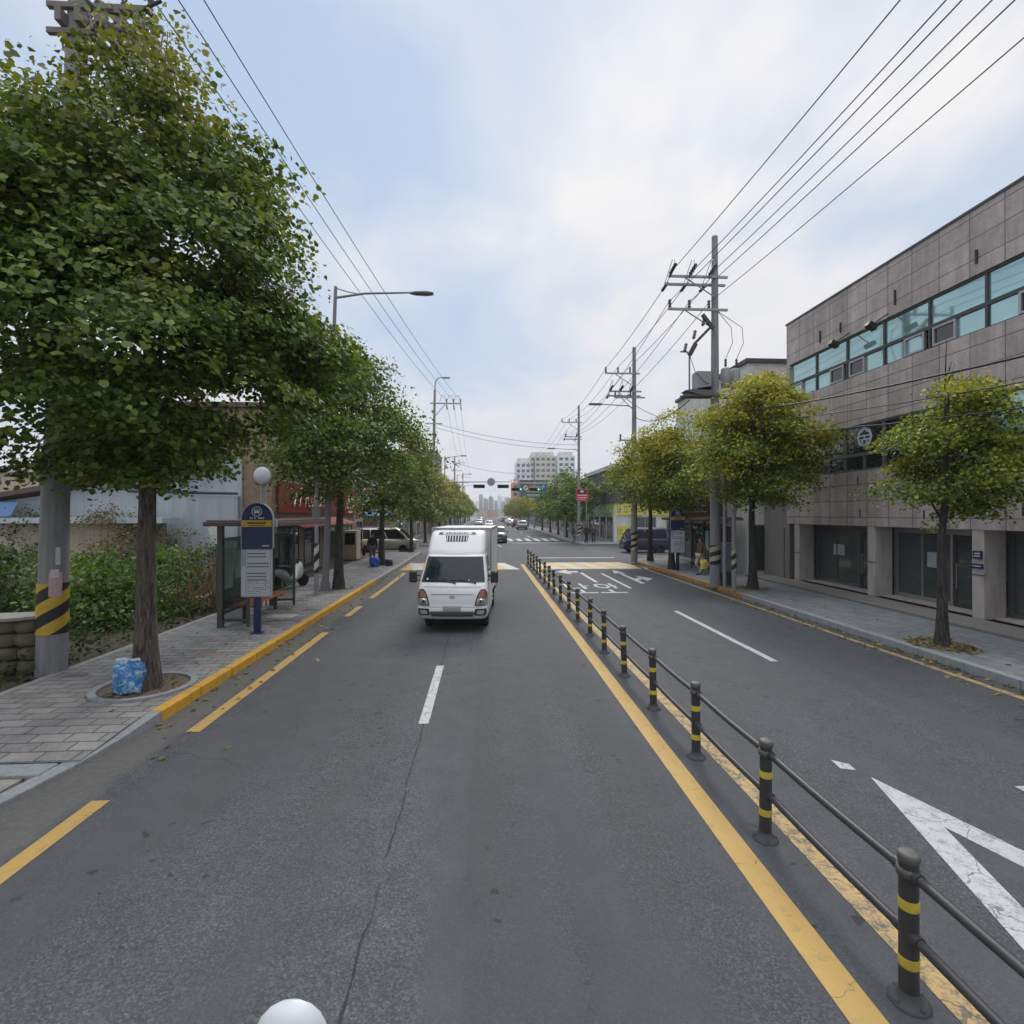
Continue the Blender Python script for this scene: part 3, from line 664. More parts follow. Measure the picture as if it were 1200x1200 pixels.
# undergrowth and fallen leaves (stuff)
rs=np.random.default_rng(5); n=9000
C=np.stack([rs.uniform(-13,-7.35,n),rs.uniform(6.6,20,n),.1+rs.random(n)**2*.5],1); C[:,0]-=rs.random(n)*.3
N=np.array([0,0,.5])+rs.normal(size=(n,3))*.6; N/=np.linalg.norm(N,axis=1,keepdims=True)
o=leaves_mesh('undergrowth',C,N,.11,rs,SK,None,None,.3); o['kind']='stuff'
FL=leaf_mat('fallen_leaf',(.12,.10,.04),(.20,.165,.06),(.34,.28,.09),(.16,.11,.05),-1,1,.4)
pts=[]
def scat(n,x0,x1,y0,y1,z,pw=1.0):
    for _ in range(n):
        pts.append((x0+(x1-x0)*rs.random()**pw,rs.uniform(y0,y1),z+.006+rs.random()*.012))
scat(240,XK+.02,-3.7,6.2,30,.0,2.2); scat(90,-7.2,-4.8,7.4,30,.15); scat(420,XR-.03,8.1,2,17,.0,2.0); scat(140,XR-.03,8.3,17,29,0,2.0)
scat(60,9.0,11.4,4,28,.15); scat(9,-3.5,2,6,24,.004)
for (px,py,pz),n,r in ((q1,230,.7),(p1,70,.6),(q2,110,.7),(p2,60,.6)):
    for _ in range(n):
        a=rs.random()*6.28; q=r*rs.random()**.6; pts.append((px+q*math.cos(a)*.85,py+q*math.sin(a),.165+rs.random()*.02))
C=np.array(pts); N=np.array([0,0,1])+rs.normal(size=C.shape)*.3; N/=np.linalg.norm(N,axis=1,keepdims=True)
o=leaves_mesh('fallen_leaves',C,N,.075,rs,FL,None); o['kind']='stuff'
decal_ring(p1[0]-.05,p1[1]+.05,.62,.72,.185,CNB)
decal_ring(q1[0],q1[1],.6,.66,.16,CNB)
# ---------------------------------------------------------------- buildings
granite,gnt,gb,gc=grid_mat('granite_cladding',(1,2),.9,.555,((.385,.328,.312),(.475,.412,.392)),(.14,.122,.117),.014,0,.55,.55,.5,0)
pst=noise(gnt,vscale(gnt,coords(gnt,'World'),(1,1.6,.10)),1.3,5,.65)
gfin=mix(gnt,.65,gc,ramp(gnt,pst,[(.32,.55),(.62,1.15)]),'MULTIPLY'); L(gnt,gfin,gb.inputs['Base Color'])
pil=M('pale_granite',(.46,.42,.39),.7,.14,6,0,.1,(1,1,.3),.35)
teal=glass('teal_glass',(.37,.56,.575),.6,.05); dkgreen=M('green_grey_frame',(.10,.115,.11),.5,.15,4)
wframe=M('aluminium_frame',(.34,.34,.34),.4,.1,4,.5); shopg=glass('shop_glass',(.035,.045,.045),0,.04,.9); shopt=clearglass('shop_clear_glass',(.85,.9,.89),.42,(.13,.145,.145))
dkint=M('dark_interior',(.02,.02,.02),.9,.2)
X0=12.6
def B(t,name,m,*boxes,bevel=0,parent=None):
    b=MB()
    for q in boxes: b.box(*q)
    return b.build(name,m,parent or t,t.location,bevel)
def Bp(t,name,m,*boxes,parent,bevel=0):
    b=MB()
    for q in boxes: b.box(*q)
    return b.build(name,m,parent,t.location,bevel)
t=thing('office_building','long three storey building clad in grey granite panels with teal window bands','building',(X0,3,0))
B(t,'core',dkint,(13.1,30,3,21.2,2.5,10.6))
B(t,'interior',M('shop_interior',(.55,.54,.50),.8,.2,1.2),(15.6,15.7,3,21.2,.2,2.49),(13.3,15.6,21.1,21.2,.2,2.49),(13.45,15.6,3,21.1,.2,.215),(13.5,15.6,12.95,13.1,.22,2.49),(13.5,15.6,16.6,16.75,.22,2.49),(15.0,15.1,14.8,14.9,.22,2.49))
for q in ((14.8,15.4,7,8.6,.22,1.1),(14.4,15.0,10.6,11.6,.22,1.0),(14.5,15.1,14.4,15.6,.22,.95),(14.6,15.3,17.4,19.2,.22,1.15)): B(t,'counter',M('counter_wood',(.16,.13,.10),.6,.2),q)
B(t,'wall',granite,(X0,13.1,3,21.26,2.49,4.33),(X0,13.1,3,21.26,5.9,7.57),(X0,13.1,3,21.26,9.03,10.72),(X0,13.1,19.6,21.26,4.33,5.9),(X0,13.1,21.06,21.26,7.57,9.03),(13.1,30,21.2,21.262,2.5,10.7),(13.1,29,3,21.2,10.6,10.66))
B(t,'roof_trim',dkmetal,(X0-.03,13.15,2.95,21.3,10.72,10.79))
y=21.06; i=0
while y>4.6:
    y0=y-1.655
    w=B(t,'window',dkmetal if i%1==0 else wframe,(X0+.05,X0+.16,y0,y0+.07,7.57,9.03),(X0+.05,X0+.16,y0+.07,y,8.97,9.03),(X0+.05,X0+.16,y0+.07,y,8.15,8.25),(X0+.05,X0+.16,y0+.07,y,7.57,7.61))
    Bp(t,'pane',teal,(X0+.10,X0+.13,y0+.07,y,8.25,8.97),parent=w)
    k=y0+.07; s=(y-k)
    a,bb=(k+.12,k+s*.52) if i%2 else (k+s*.5,y-.08)
    Bp(t,'sash',wframe,(X0+.03,X0+.12,a,bb,8.09,8.147),(X0+.03,X0+.12,a,bb,7.612,7.67),(X0+.03,X0+.12,a,a+.06,7.67,8.09),(X0+.03,X0+.12,bb-.06,bb,7.67,8.09),parent=w)
    Bp(t,'pane',dglass if i%3 else teal,(X0+.075,X0+.09,a+.06,bb-.06,7.67,8.09),parent=w)
    oth=(bb,y) if i%2 else (k,a)
    Bp(t,'pane',teal,(X0+.10,X0+.12,oth[0]+.01,oth[1]-.01,7.61,8.15),parent=w)
    y=y0; i+=1
y=19.6; i=0
while y>4.6:
    y0=y-1.75
    w=B(t,'window',dkgreen,(X0+.04,X0+.16,y0,y0+.09,4.33,5.9),(X0+.04,X0+.16,y0+.09,y,5.83,5.9),(X0+.04,X0+.16,y0+.09,y,4.84,4.95),(X0+.04,X0+.16,y0+.09,y,4.33,4.4),(X0+.045,X0+.155,y0+.85,y0+.92,4.4,4.84))
    Bp(t,'pane',dglass if i<4 else teal,(X0+.10,X0+.13,y0+.09,y,4.95,5.83),parent=w)
    Bp(t,'pane',dglass,(X0+.10,X0+.13,y0+.09,y0+.85,4.4,4.84),(X0+.10,X0+.13,y0+.92,y,4.4,4.84),parent=w)
    if i in (0,1):
        b=MB()
        if i==1: b.mesh(text_me('숲',.72),basis((X0+.09,y0+.92,5.45),(0,-1,0),(0,0,1))); b.mesh(text_me('O',.95,.003),basis((X0+.092,y0+.92,5.42),(0,-1,0),(0,0,1)))
        else:
            for q in range(9): b.box(X0+.085,X0+.095,y0+.2+q*.16,y0+.2+q*.16+.1,5.1+.06*(q%3),5.25+.22*((q*7)%3)/2)
        b.build('lettering',M('window_lettering',(.45,.5,.62),.6,.1),w,t.location)
    y=y0; i+=1
py=[20.62,16.65,13.03,9.4,5.8]
for i,y in enumerate(py):
    w=B(t,'pillar',pil,(X0+.02,X0+.62,y-.16,y+.16,.22,2.485),bevel=.012)
    Bp(t,'groove',dkmetal,(X0+.005,X0+.05,y-.165,y+.165,1.32,1.345),parent=w)
    if i==2:
        Bp(t,'sign',navy,(X0-.02,X0+.018,y-.13,y+.1,1.75,1.95),parent=w); Bp(t,'sign',navy,(X0-.02,X0+.018,y-.15,y+.15,1.5,1.62),parent=w)
        b=MB(); b.box(X0-.026,X0-.021,y-.1,y+.07,1.8,1.83); b.box(X0-.026,X0-.021,y-.1,y+.05,1.87,1.90); b.box(X0-.026,X0-.021,y-.12,y+.1,1.55,1.575); b.build('lettering',offwhite,w,t.location)
XS=X0+.75
for i in range(len(py)-1):
    a,bb=py[i+1]+.16,py[i]-.16; dw=.95; d0=a+.35
    B(t,'shopfront',wframe if i%2 else dkgreen,(XS,XS+.08,a-.1,a+.3,.22,2.49),(XS,XS+.08,a+.3,bb+.1,2.30,2.49),(XS,XS+.08,d0+dw,d0+dw+.08,.22,2.30),(XS,XS+.08,d0+dw+.08,bb+.1,.22,.38),(XS,XS+.08,bb-.05,bb+.1,.38,2.3),(XS,XS+.08,(d0+dw+bb)/2,(d0+dw+bb)/2+.05,.38,2.3))
    B(t,'shop_window',shopt,(XS+.03,XS+.05,d0+dw+.08,bb-.05,.38,2.3))
    w=B(t,'door',dkmetal,(XS+.01,XS+.07,d0-.05,d0+.06,.24,2.28),(XS+.01,XS+.07,d0+dw-.1,d0+dw-.005,.24,2.28),(XS+.01,XS+.07,d0+.06,d0+dw-.1,.24,.36),(XS+.01,XS+.07,d0+.06,d0+dw-.1,2.17,2.28))
    Bp(t,'pane',shopt,(XS+.035,XS+.05,d0+.06,d0+dw-.1,.36,2.17),parent=w)
    b=MB(); b.tube([(XS-.04,d0+dw-.16,.8),(XS-.04,d0+dw-.16,1.5)],.017,8); b.tube([(XS-.04,d0+dw-.16,.85),(XS+.02,d0+dw-.16,.85)],.012,6); b.tube([(XS-.04,d0+dw-.16,1.45),(XS+.02,d0+dw-.16,1.45)],.012,6); b.build('handle',steel,w,t.location)
B(t,'notice',M('notice_dark',(.03,.03,.035),.6,.2),(XS+.015,XS+.027,17.55,17.85,.75,1.1))
B(t,'notice',M('notice_pale',(.42,.44,.44),.7,.2,6),(XS+.015,XS+.027,18.9,19.5,1.35,1.75)); B(t,'notice',M('notice_pale',(.42,.44,.44)),(XS+.015,XS+.027,15.0,15.35,1.3,1.75))
B(t,'blind',M('blind_grey',(.30,.31,.30),.8,.15,2,0,0,(1,14,1)),(XS+.2,XS+.22,18.1,20.4,.4,2.25)); B(t,'blind',M('blind_grey',(.3,.3,.3)),(XS+.3,XS+.32,15.3,16.3,.9,2.25))
B(t,'sill',pil,(X0+.3,XS-.001,3,20.46,.218,.27))
for i,y in enumerate((19.1,18.0,15.6,13.0,10.4)): b=MB(); b.tube([(X0-.03,y,9.3),(X0-.03,y,9.75-.1*(i%2))],.03,6); b.build('bracket',black,t,t.location)
for i,(y,z) in enumerate(((17.2,3.9),(14.6,2.75),(17.1,2.8),(11.9,2.85),(11.6,3.9))): b=MB(); b.tube([(X0-.01,y,z),(X0-.01,y,z+.25)],.02,6); b.build('bracket',black,t,t.location)
for y,z in ((17.6,9.9),(15.9,9.2)): b=MB(); b.obox(Matrix.Translation((X0-.55,y,8.75))@Matrix.Rotation(.5,4,'Y'),.3,.2,.16); b.tube([(X0-.5,y,8.8),(X0,y,9.15)],.02,6); b.build('flood_lamp',black,t,t.location)

t.location.y-=.6
def block(name,label,cat,x0,x1,y0,y1,h,m,roofm=None,grp=None,par=.12):
    t=thing(name,label,cat,(x0 if x0>0 else x1,y0,0),0,grp)
    B(t,'wall',m,(x0,x1,y0,y1,-.02,h)); B(t,'roof',roofm or dkmetal,(x0-par,x1+par,y0-par,y1+par,h,h+.18))
    return t
def win(t,face,a,z0,w,h,p,fm=wframe,gm=None,mull=1):
    # face: 'x-' plane at x=p looking to -x ; 'x+' ; 'y-' plane at y=p looking to the camera. a = start along the face
    gm=gm or dglass; f=.06
    def bx(a0,a1,z0,z1,d0,d1):
        if face=='y-': return (a0,a1,p-d1,p-d0,z0,z1)
        if face=='x-': return (p-d1,p-d0,a0,a1,z0,z1)
        return (p+d0,p+d1,a0,a1,z0,z1)
    bs=[bx(a,a+w,z0,z0+f,.0,.05),bx(a,a+w,z0+h-f,z0+h,.0,.05),bx(a,a+f,z0+f,z0+h-f,.0,.05),bx(a+w-f,a+w,z0+f,z0+h-f,.0,.05)]
    for k in range(mull): xx=a+w*(k+1)/(mull+1); bs.append(bx(xx-f/2,xx+f/2,z0+f,z0+h-f,.0,.045))
    wd=B(t,'window',fm,*bs)
    return Bp(t,'pane',gm,bx(a+f,a+w-f,z0+f,z0+h-f,.004,.02),parent=wd)
def board(t,face,a0,a1,z0,z1,p,m,txt=None,tm=None,ts=.5,name='sign',d=.12,smear=None):
    if face=='y-': q=(a0,a1,p-d,p,z0,z1); o=((a0+a1)/2,p-d-.004,(z0+z1)/2); xd=(1,0,0)
    elif face=='x-': q=(p-d,p,a0,a1,z0,z1); o=(p-d-.004,(a0+a1)/2,(z0+z1)/2); xd=(0,-1,0)
    else: q=(p,p+d,a0,a1,z0,z1); o=(p+d+.004,(a0+a1)/2,(z0+z1)/2); xd=(0,1,0)
    s=B(t,name,m,q)
    if txt:
        b=MB(); b.mesh(text_me(txt,ts),basis(o,xd,(0,0,1))); b.build('lettering',tm or white,s,t.location)
    if smear:
        r=random.Random(int(a0*31)); n,cols=smear; b=MB(); h=(z1-z0)
        W_=(a1-a0)/n
        M0=basis(o,xd,(0,0,1))
        for k in range(n):
            x=-(a1-a0)/2+W_*(k+.5)
            for (dx,dz,sx,sz) in ((-.18,.1,.12,.5),(.1,.2,.4,.1),(.12,-.05,.4,.1),(.28,-.1,.1,.45),(-.02,-.27,.5,.1)):
                if r.random()<.8: b.obox(M0@Matrix.Translation((x+dx*W_,dz*h*.9,.0)),sx*W_*.8,sz*h*.8,.012,k%len(cols))
        b.build('lettering',cols,s,t.location)
    return s
# estate agent's house by the corner
t=block('corner_house','pale plastered three storey house with a dark red shop sign, behind the wired utility pole','building',11.95,24,22.6,31.0,9.75,M('pale_plaster',(.66,.66,.67),.85,.12,1.2,0,.1,(1,1,.35),.35))
for y in (23.4,26,28.5):
    for z in (4.9,7.1): win(t,'x-',y,z,1.5,1.2,11.95,wframe,teal if z>7 else dglass)
for x in (13,16):
    for z in (4.9,7.1): win(t,'y-',x,z,1.5,1.2,22.6)
board(t,'x-',24.6,30.7,2.75,4.3,11.95,darkred,None)
b=MB(); b.mesh(text_me('한결공인',.86),basis((11.82,28.2,3.62),(0,-1,0),(0,0,1))); b.box(11.82,11.829,26.6,29.9,2.98,3.05); b.box(11.82,11.829,27,29.5,3.12,3.15); b.build('lettering',M('sign_letter',(.5,.5,.5)),t,t.location)
B(t,'awning',rust,(10.9,11.95,24.4,30.9,2.52,2.68))
for y in (24.9,26.9,28.9): win(t,'x-',y,.35,1.8,2.05,11.95,dkgreen,shopg)
win(t,'y-',12.1,.3,.9,2.1,22.6,dkgreen,shopg,0)
t=thing('lean_to','low concrete lean-to with a rolled shutter between the granite building and the corner house','building',(12.7,21.3,0))
B(t,'wall',concrete('annex_concrete',(.24,.225,.21),.7),(12.72,20,20.68,22.58,0,3.6)); B(t,'shutter',M('shutter_metal',(.22,.205,.19),.6,.15,3,0,0,(1,1,14)),(12.66,12.718,21.0,22.4,.16,2.3)); B(t,'roof',rust,(12.55,20.1,20.67,22.59,3.6,3.7))
# dark two storey shop building across the side street
t=thing('shop_building','dark clad two storey shop building with pale eaves across the side street','building',(12.6,49,0))
B(t,'wall',clad,(12.6,34,49,62,3.9,7.3)); B(t,'ground_floor',offwhite,(12.75,34,49.15,62,-.02,3.9)); B(t,'eave',M('pale_eave',(.45,.46,.48),.6,.1),(12.3,34.3,48.7,62.3,7.3,7.7))
for i in range(5): win(t,'x-',50+i*2.3,4.9,.75,1.7,12.6,dkmetal,dglass,0)
for i in range(5): win(t,'y-',14+i*2.6,4.9,.75,1.7,49,dkmetal,dglass,0)
cr=[M('letter_blue',(.05,.2,.5)),M('letter_red',(.5,.06,.05)),M('letter_green',(.06,.3,.1)),M('letter_orange',(.6,.25,.03))]
board(t,'y-',12.7,15.5,2.75,4.0,49.15,yellowp,smear=(4,[cr[0],cr[2],cr[0],cr[3]]))
board(t,'y-',15.8,18.2,2.75,4.0,49.15,yellowp,smear=(3,[cr[1],cr[3],cr[1]]))
board(t,'y-',13.0,14.2,.35,1.7,49.15,yellowp,smear=(2,[cr[2]]),d=.06)
board(t,'x-',50,54.5,2.8,3.9,12.75,greenp,smear=(4,[offwhite]))
board(t,'x-',55,61,2.8,3.8,12.75,M('grey_green_panel',(.3,.36,.28)),smear=(5,[cr[2]]))
for i in range(4): win(t,'x-',50+i*3,.3,2.4,2.3,12.75,wframe,shopg)
for i in range(5): win(t,'y-',14.6+i*3.2,.3,2.2,2.3,49.15,wframe,shopg)
B(t,'pillar',offwhite,(12.6,12.9,48.95,49.15,0,2.75)); B(t,'pillar',offwhite,(14.3,14.55,48.95,49.15,0,2.75))
# low shops along the far road
mats=[offwhite,creamw,M('grey_plaster',(.3,.3,.31),.8,.15,1.5,0,.1,(1,1,.4),.3),clad,M('brick_brown',(.2,.11,.08),.85,.25,8),M('pink_plaster',(.5,.32,.27),.8,.15,2)]
mat_s=[greenp,redp,bluep,yellowp,darkred,offwhite]
kinds=['white plastered','cream plastered','grey plastered','dark clad','brown brick','pink plastered']
signs=['green','red','blue','yellow','dark red','white']
y=64; i=0; r4=random.Random(9)
while y<175:
    l=r4.uniform(9,13); h=r4.choice((4.2,4.6,7.2,7.6)); k=(i*5+2)%6
    t=block('shop_building','%s shop with %s sign, %s lot past the dark clad building'%(kinds[k],signs[i%6],ORD[i]),'building',12.7,24,y,y+l-.4,h,mats[k],grp='shops behind the far trees on the bus stop side')
    board(t,'x-',y+.5,y+l-1,2.7,3.6,12.7,mat_s[i%6],smear=(5,[offwhite] if i%6!=5 else [cr[1]]))
    win(t,'x-',y+1,.3,l*.35,2.1,12.7,wframe,shopg); win(t,'x-',y+1.5+l*.4,.3,l*.3,2.1,12.7,wframe,shopg)
    if h>7:
        for q in range(3): win(t,'x-',y+1+q*3,4.8,1.6,1.3,12.7)
    win(t,'y-',14,1,1.5,1.2,y)
    y+=l; i+=1
y=48; i=0
while y<175:
    l=r4.uniform(9,13); h=r4.choice((3.8,4.4,7.0)) if i!=4 else 13.5; k=(i*5+1)%6
    t=block('shop_building','%s shop with a %s sign in the %s lot past the minivan'%(kinds[k],signs[(i+3)%6],ORD[i]),'building',-20,-8.2,y,y+l-.4,h,mats[k],grp='shops behind the far trees on the minivan side')
    board(t,'x+',y+.5,y+l-1,2.7,3.6,-8.2,mat_s[(i+3)%6],smear=(5,[offwhite] if (i+3)%6!=5 else [cr[1]]))
    win(t,'x+',y+1,.3,l*.35,2.1,-8.2,wframe,shopg); win(t,'x+',y+1.5+l*.4,.3,l*.3,2.1,-8.2,wframe,shopg)
    for q in range(3):
        win(t,'y-',-18+q*3.2,.6,1.8,1.8,y,wframe,shopg)
        if h>6: win(t,'y-',-18+q*3.2,4.6,1.6,1.4,y)
        if h>12:
            for zz_ in (7.4,10.2): win(t,'y-',-18+q*3.2,zz_,1.6,1.4,y); win(t,'x+',y+1+q*3,zz_,1.6,1.4,-8.2)
    if i==0:
        b=MB(); b.add([(-15,y-1.6,2.75),(-8.1,y-1.6,2.75),(-8.1,y-.01,3.25),(-15,y-.01,3.25),(-15,y-1.6,2.70),(-8.1,y-1.6,2.70),(-8.1,y-.01,3.2),(-15,y-.01,3.2)],[(0,1,2,3),(7,6,5,4),(0,4,5,1),(1,5,6,2),(3,7,4,0)])
        b.build('awning',M('blue_awning',(.10,.24,.36),.7,.25,3),t,t.location)
    y+=l; i+=1
# brick house with the red fascia on the near pavement
bk,_,_,_=grid_mat('tan_brick',(0,2),.2,.065,((.30,.20,.14),(.38,.26,.18)),(.25,.22,.19),.008,.5,.9,.6,.3)
t=thing('brick_shop','tan brick shop house with a long red fascia of white script, behind the bus shelter','building',(-8.6,21.3,0))
B(t,'wall',bk,(-17,-8.6,21.3,34.4,0,7.2)); B(t,'roof',rust,(-17.1,-8.45,21.15,34.5,7.2,7.4))
s=board(t,'x+',21.7,31.2,2.95,4.25,-8.6,redp,d=.14)
b=MB(); XX=-8.44
def scrib(pts,r=.035): b.tube([(XX,y,z) for y,z in pts],r,5)
y=23.0
scrib([(y,4.0),(y+.3,3.2),(y+.62,3.85),(y+.95,3.2),(y+1.35,4.05),(y+1.3,4.12),(y+1.1,4.0)])
scrib([(y+1.7,4.1),(y+1.72,3.2),(y+1.85,3.6),(y+2.1,3.65),(y+2.2,3.25),(y+2.45,3.25)]); scrib([(y+2.6,3.7),(y+2.62,3.25),(y+2.9,3.3),(y+3.1,3.75),(y+3.3,3.25)])
scrib([(y+3.6,3.75),(y+3.6,3.3),(y+3.9,3.25),(y+4.1,3.75),(y+4.15,3.25)]); scrib([(y+4.5,4.2),(y+4.55,3.2)]); scrib([(y+4.2,3.85),(y+4.9,3.9)])
b.build('lettering',M('sign_cream',(.75,.66,.55),.6,.1),s,t.location)
s=board(t,'x+',31.5,34.3,2.85,4.35,-8.6,redp,d=.2)
b=MB(); XX=-8.38
for q in range(3):
    y=32.0+q*.65; scrib([(y,3.2),(y+.12,3.55),(y+.3,3.75),(y+.38,4.0)],.06); scrib([(y+.3,3.75),(y+.5,3.3)],.05); scrib([(y+.1,3.8),(y+.5,3.65)],.045)
b.box(-8.4,-8.37,32.3,33.9,2.95,3.08); b.build('emblem',M('sign_cream',(.75,.66,.55)),s,t.location)
b=MB(); b.add([(-8.6,21.8,2.75),(-7.5,21.8,2.35),(-7.5,30.8,2.35),(-8.6,30.8,2.75),(-8.6,21.8,2.70),(-7.5,21.8,2.30),(-7.5,30.8,2.30),(-8.6,30.8,2.70)],[(0,1,2,3),(7,6,5,4),(0,4,5,1),(1,5,6,2),(2,6,7,3)]); b.build('awning',M('red_awning',(.2,.03,.03),.8,.3,2),t,t.location)
for y in (22,25,28,31.6): win(t,'x+',y,.3,2.3,2.0,-8.6,dkgreen,shopg)
for z in (4.9,): 
    for y in (22.5,26,29.5): win(t,'x+',y,z,1.8,1.3,-8.6)
t=block('cream_shop','small cream shop with a yellow sign board next to the red fascia','building',-16,-8.6,34.6,37.0,3.5,creamw,offwhite)
board(t,'x+',34.7,36.9,2.9,3.5,-8.6,M('mustard_panel',(.5,.36,.12)),smear=(4,[rust])); win(t,'x+',34.9,.3,1.8,2.1,-8.6,wframe,shopg)
# white shed behind the thicket
shm=M('shed_white',(.50,.55,.60),.7,.1,.8,0,.08,(6,1,.4),.25)
t=thing('shed','white sheet metal shed with a sloping dark roof edge behind the thicket','shed',(-9.8,21,0))
b=MB(); b.prism([(-22,0),(-9.75,0),(-9.75,5.15),(-10.7,4.97),(-16.3,3.8),(-22,2.9)],basis((0,21.2,0),(1,0,0),(0,0,1)),-.2); b.build('wall',shm,t,t.location)
b=MB(); b.prism([(-22.3,2.85),(-10.4,5.02),(-10.4,5.2),(-22.3,3.05)],basis((0,20.7,0),(1,0,0),(0,0,1)),-9); b.build('roof',rust,t,t.location)
b=MB(); b.tube([(-14.0,20.95,3.78),(-9.8,20.95,3.7)],.05,6); b.build('pipe',dkmetal,t,t.location)
b=MB(); b.box(-13,-9.8,20.97,21.19,.1,3.6); b.build('panel',M('shed_pale_blue',(.42,.48,.52),.7,.12,1.0,0,0,(5,1,.4),.3),t,t.location)
t=thing('low_shed','low cream shed with a white eave and blue tarpaulin behind the concrete pole','shed',(-15,17,0))
B(t,'wall',creamw,(-30,-12.3,20.0,20.6,0,2.55)); B(t,'eave',shm,(-30,-11.8,19.5,20.6,2.55,2.75))
b=MB(); b.add([(-30,19.6,2.8),(-17.2,19.6,2.8),(-17.8,20.6,3.35),(-30,20.6,3.2)],[(0,1,2,3)]); b.build('tarpaulin',M('blue_tarpaulin',(.03,.10,.24),.6,.3,3),t,t.location)
t=block('cream_block','cream flat roofed block far behind the low shed','building',-46,-24,30,38,5.2,creamw,offwhite)
win(t,'y-',-40,3.4,1.4,1.1,30); win(t,'y-',-34,3.4,1.4,1.1,30)
# leaning white board and rubble by the stick pile
t=thing('board','pale leaning board with holes propped against the shed by the bus shelter','board',tuple(gr(262,690,.1)))
b=MB(); b.obox(Matrix.Translation((0,0,1.15))@Matrix.Rotation(-.35,4,'Y'),.3,.05,2.5); o=b.build('plank',offwhite,t)
# distant blocks
def tower(name,label,x0,x1,y,h,m,cols,rows,grp=None,dep=14):
    t=thing(name,label,'apartment block',(x0,y,0),0,grp)
    B(t,'wall',m,(x0,x1,y,y+dep,0,h)); B(t,'roof',offwhite,(x0+1,x1-1,y+2,y+dep-2,h,h+2))
    W_=(x1-x0)/cols
    b=MB(); f=MB(); ww=W_*.62
    b.box(-ww/2,ww/2,-.06,0,0,1.5); 
    proto=b.build('window',glass('far_glass',(.10,.13,.15)),t); proto.location=(W_/2,0,1.3); 
    rowh=(h-1)/rows
    for r_ in range(rows):
        for c_ in range(cols):
            if r_==0 and c_==0: continue
            o=proto.copy(); COL.objects.link(o); o.parent=t; o.location=(W_*(c_+.5),0,1.3+r_*rowh)
    return t
apw=M('apartment_white',(.74,.76,.78),.8,.06,.4); apb=M('apartment_beige',(.60,.57,.51),.8,.08,.4)
tower('apartment_block','white apartment block with a low flat top, leftmost of the three joined towers',16.5,24,262,29.5,apw,3,10)
tower('apartment_block','beige and white apartment block, tallest in the middle of the joined towers',24.3,38,268,33.5,apb,5,11)
tower('apartment_block','white apartment block, rightmost of the three joined towers behind the street lamp',38.3,47,262,33,apw,3,11)
tower('orange_block','orange pink block of flats in front of the joined apartment towers',11.5,16,205,15.5,M('salmon_plaster',(.62,.30,.2),.8,.1,1),2,5)
t=block('dark_hall','plain dark grey windowless hall above the far trees with an olive board','building',12.6,22,178,190,14.5,clad,clad); board(t,'y-',14.5,20,10,12.5,178,M('olive_panel',(.28,.27,.14)))
r5=random.Random(4)
b0=None
for i in range(22):
    x=-50+i*5+r5.uniform(-1.5,1.5); h=r5.uniform(22,40) if 6<i<19 else r5.uniform(10,24)
    o=thing('distant_tower','pale tower block on the hazy skyline at the end of the road','tower block',(x,900+r5.uniform(0,60),0),0,'tower blocks on the skyline')
    b=MB(); w=r5.uniform(5,11); b.box(0,w,0,8,0,h); b.box(w*.3,w*.6,2,5,h,h+2); b.build('wall',apw if i%2 else mats[2],o)
for i in range(7):
    x=-24+i*9; t=block('low_block','low pale block closing the far end of the street','building',x,x+8.5,430+i*3,445+i*3,r5.uniform(5,9),[mats[5],offwhite,creamw][i%3],grp='low blocks across the end of the street')
    if False: pass
hb=MB(); nh=40; vs=[];fs=[]
for i in range(nh+1):
    x=-740+i*15; vs+= [(x,900,-4),(x,1080,(42+9*math.sin(i*.7)+5*math.sin(i*1.9+1))*max(0,min(1,(37-i)/6))-3.5)]
for i in range(nh): fs.append((2*i,2*i+2,2*i+3,2*i+1))
hb.add(vs,fs,0,True); struct(hb.build('hills',M('hill_green',(.06,.08,.045),.95,.3,.02,0,0,(1,1,1),0,'World')))
# ---------------------------------------------------------------- street furniture
polec=concrete('pole_concrete',(.25,.255,.26),.55)
STY=stripe_mat('guard_stripes',(.55,.36,.03),(.018,.018,.018),.42,2); STW=stripe_mat('pale_guard_stripes',(.42,.38,.27),(.02,.02,.02),.36,1)
paper=M('paper',(.62,.6,.58),.8,.2,30); paper2=M('printed_paper',(.5,.36,.36),.8,.5,40)
silver=M('silver_edge',(.42,.43,.45),.4,.1,4,.5)
cgl=clearglass('clear_glass',(.80,.88,.86),.2)
# median guard fence
fx=2.52
fpost=M('guard_post_plastic',(.035,.037,.042),.5,.25,9,0,.15,(1,1,1),.2); fband=M('reflective_band',(.60,.46,.05),.45,.25,9,0,0,(1,1,1),.45); fcap=M('post_cap',(.085,.082,.075),.6,.3,12); fbase=M('post_base',(.05,.052,.056),.7,.3,9)
fen=thing('median_fence','dark yellow-banded guard fence with two rails along the middle of the road','fence',(fx,2.92,0))
ysp=[2.92+1.53*i for i in range(-3,18)]
b=MB(); b.lathe([(.052,.05),(.051,.86)],18); p0=b.build('post',fpost,fen)
b=MB(); b.lathe([(.108,.0),(.108,.012),(.085,.022),(.062,.05),(.055,.075)],20)
for k in range(4): b.lathe([(.014,.012),(.014,.034),(0,.036)],8,Matrix.Translation((.086*math.cos(k*PI/2+.8),.086*math.sin(k*PI/2+.8),0)))
b.build('base',fbase,p0)
for z in (.22,.56): b=MB(); b.lathe([(.0535,z),(.0545,z+.005),(.0545,z+.055),(.0535,z+.06)],18); b.build('band',fband,p0)
b=MB(); b.lathe([(.0535,.835),(.058,.845),(.059,.872),(.055,.885),(.045,.893),(0,.895)],18); b.lathe([(.0565,.755),(.063,.758),(.063,.80),(.0565,.803)],18); b.build('cap',fcap,p0)
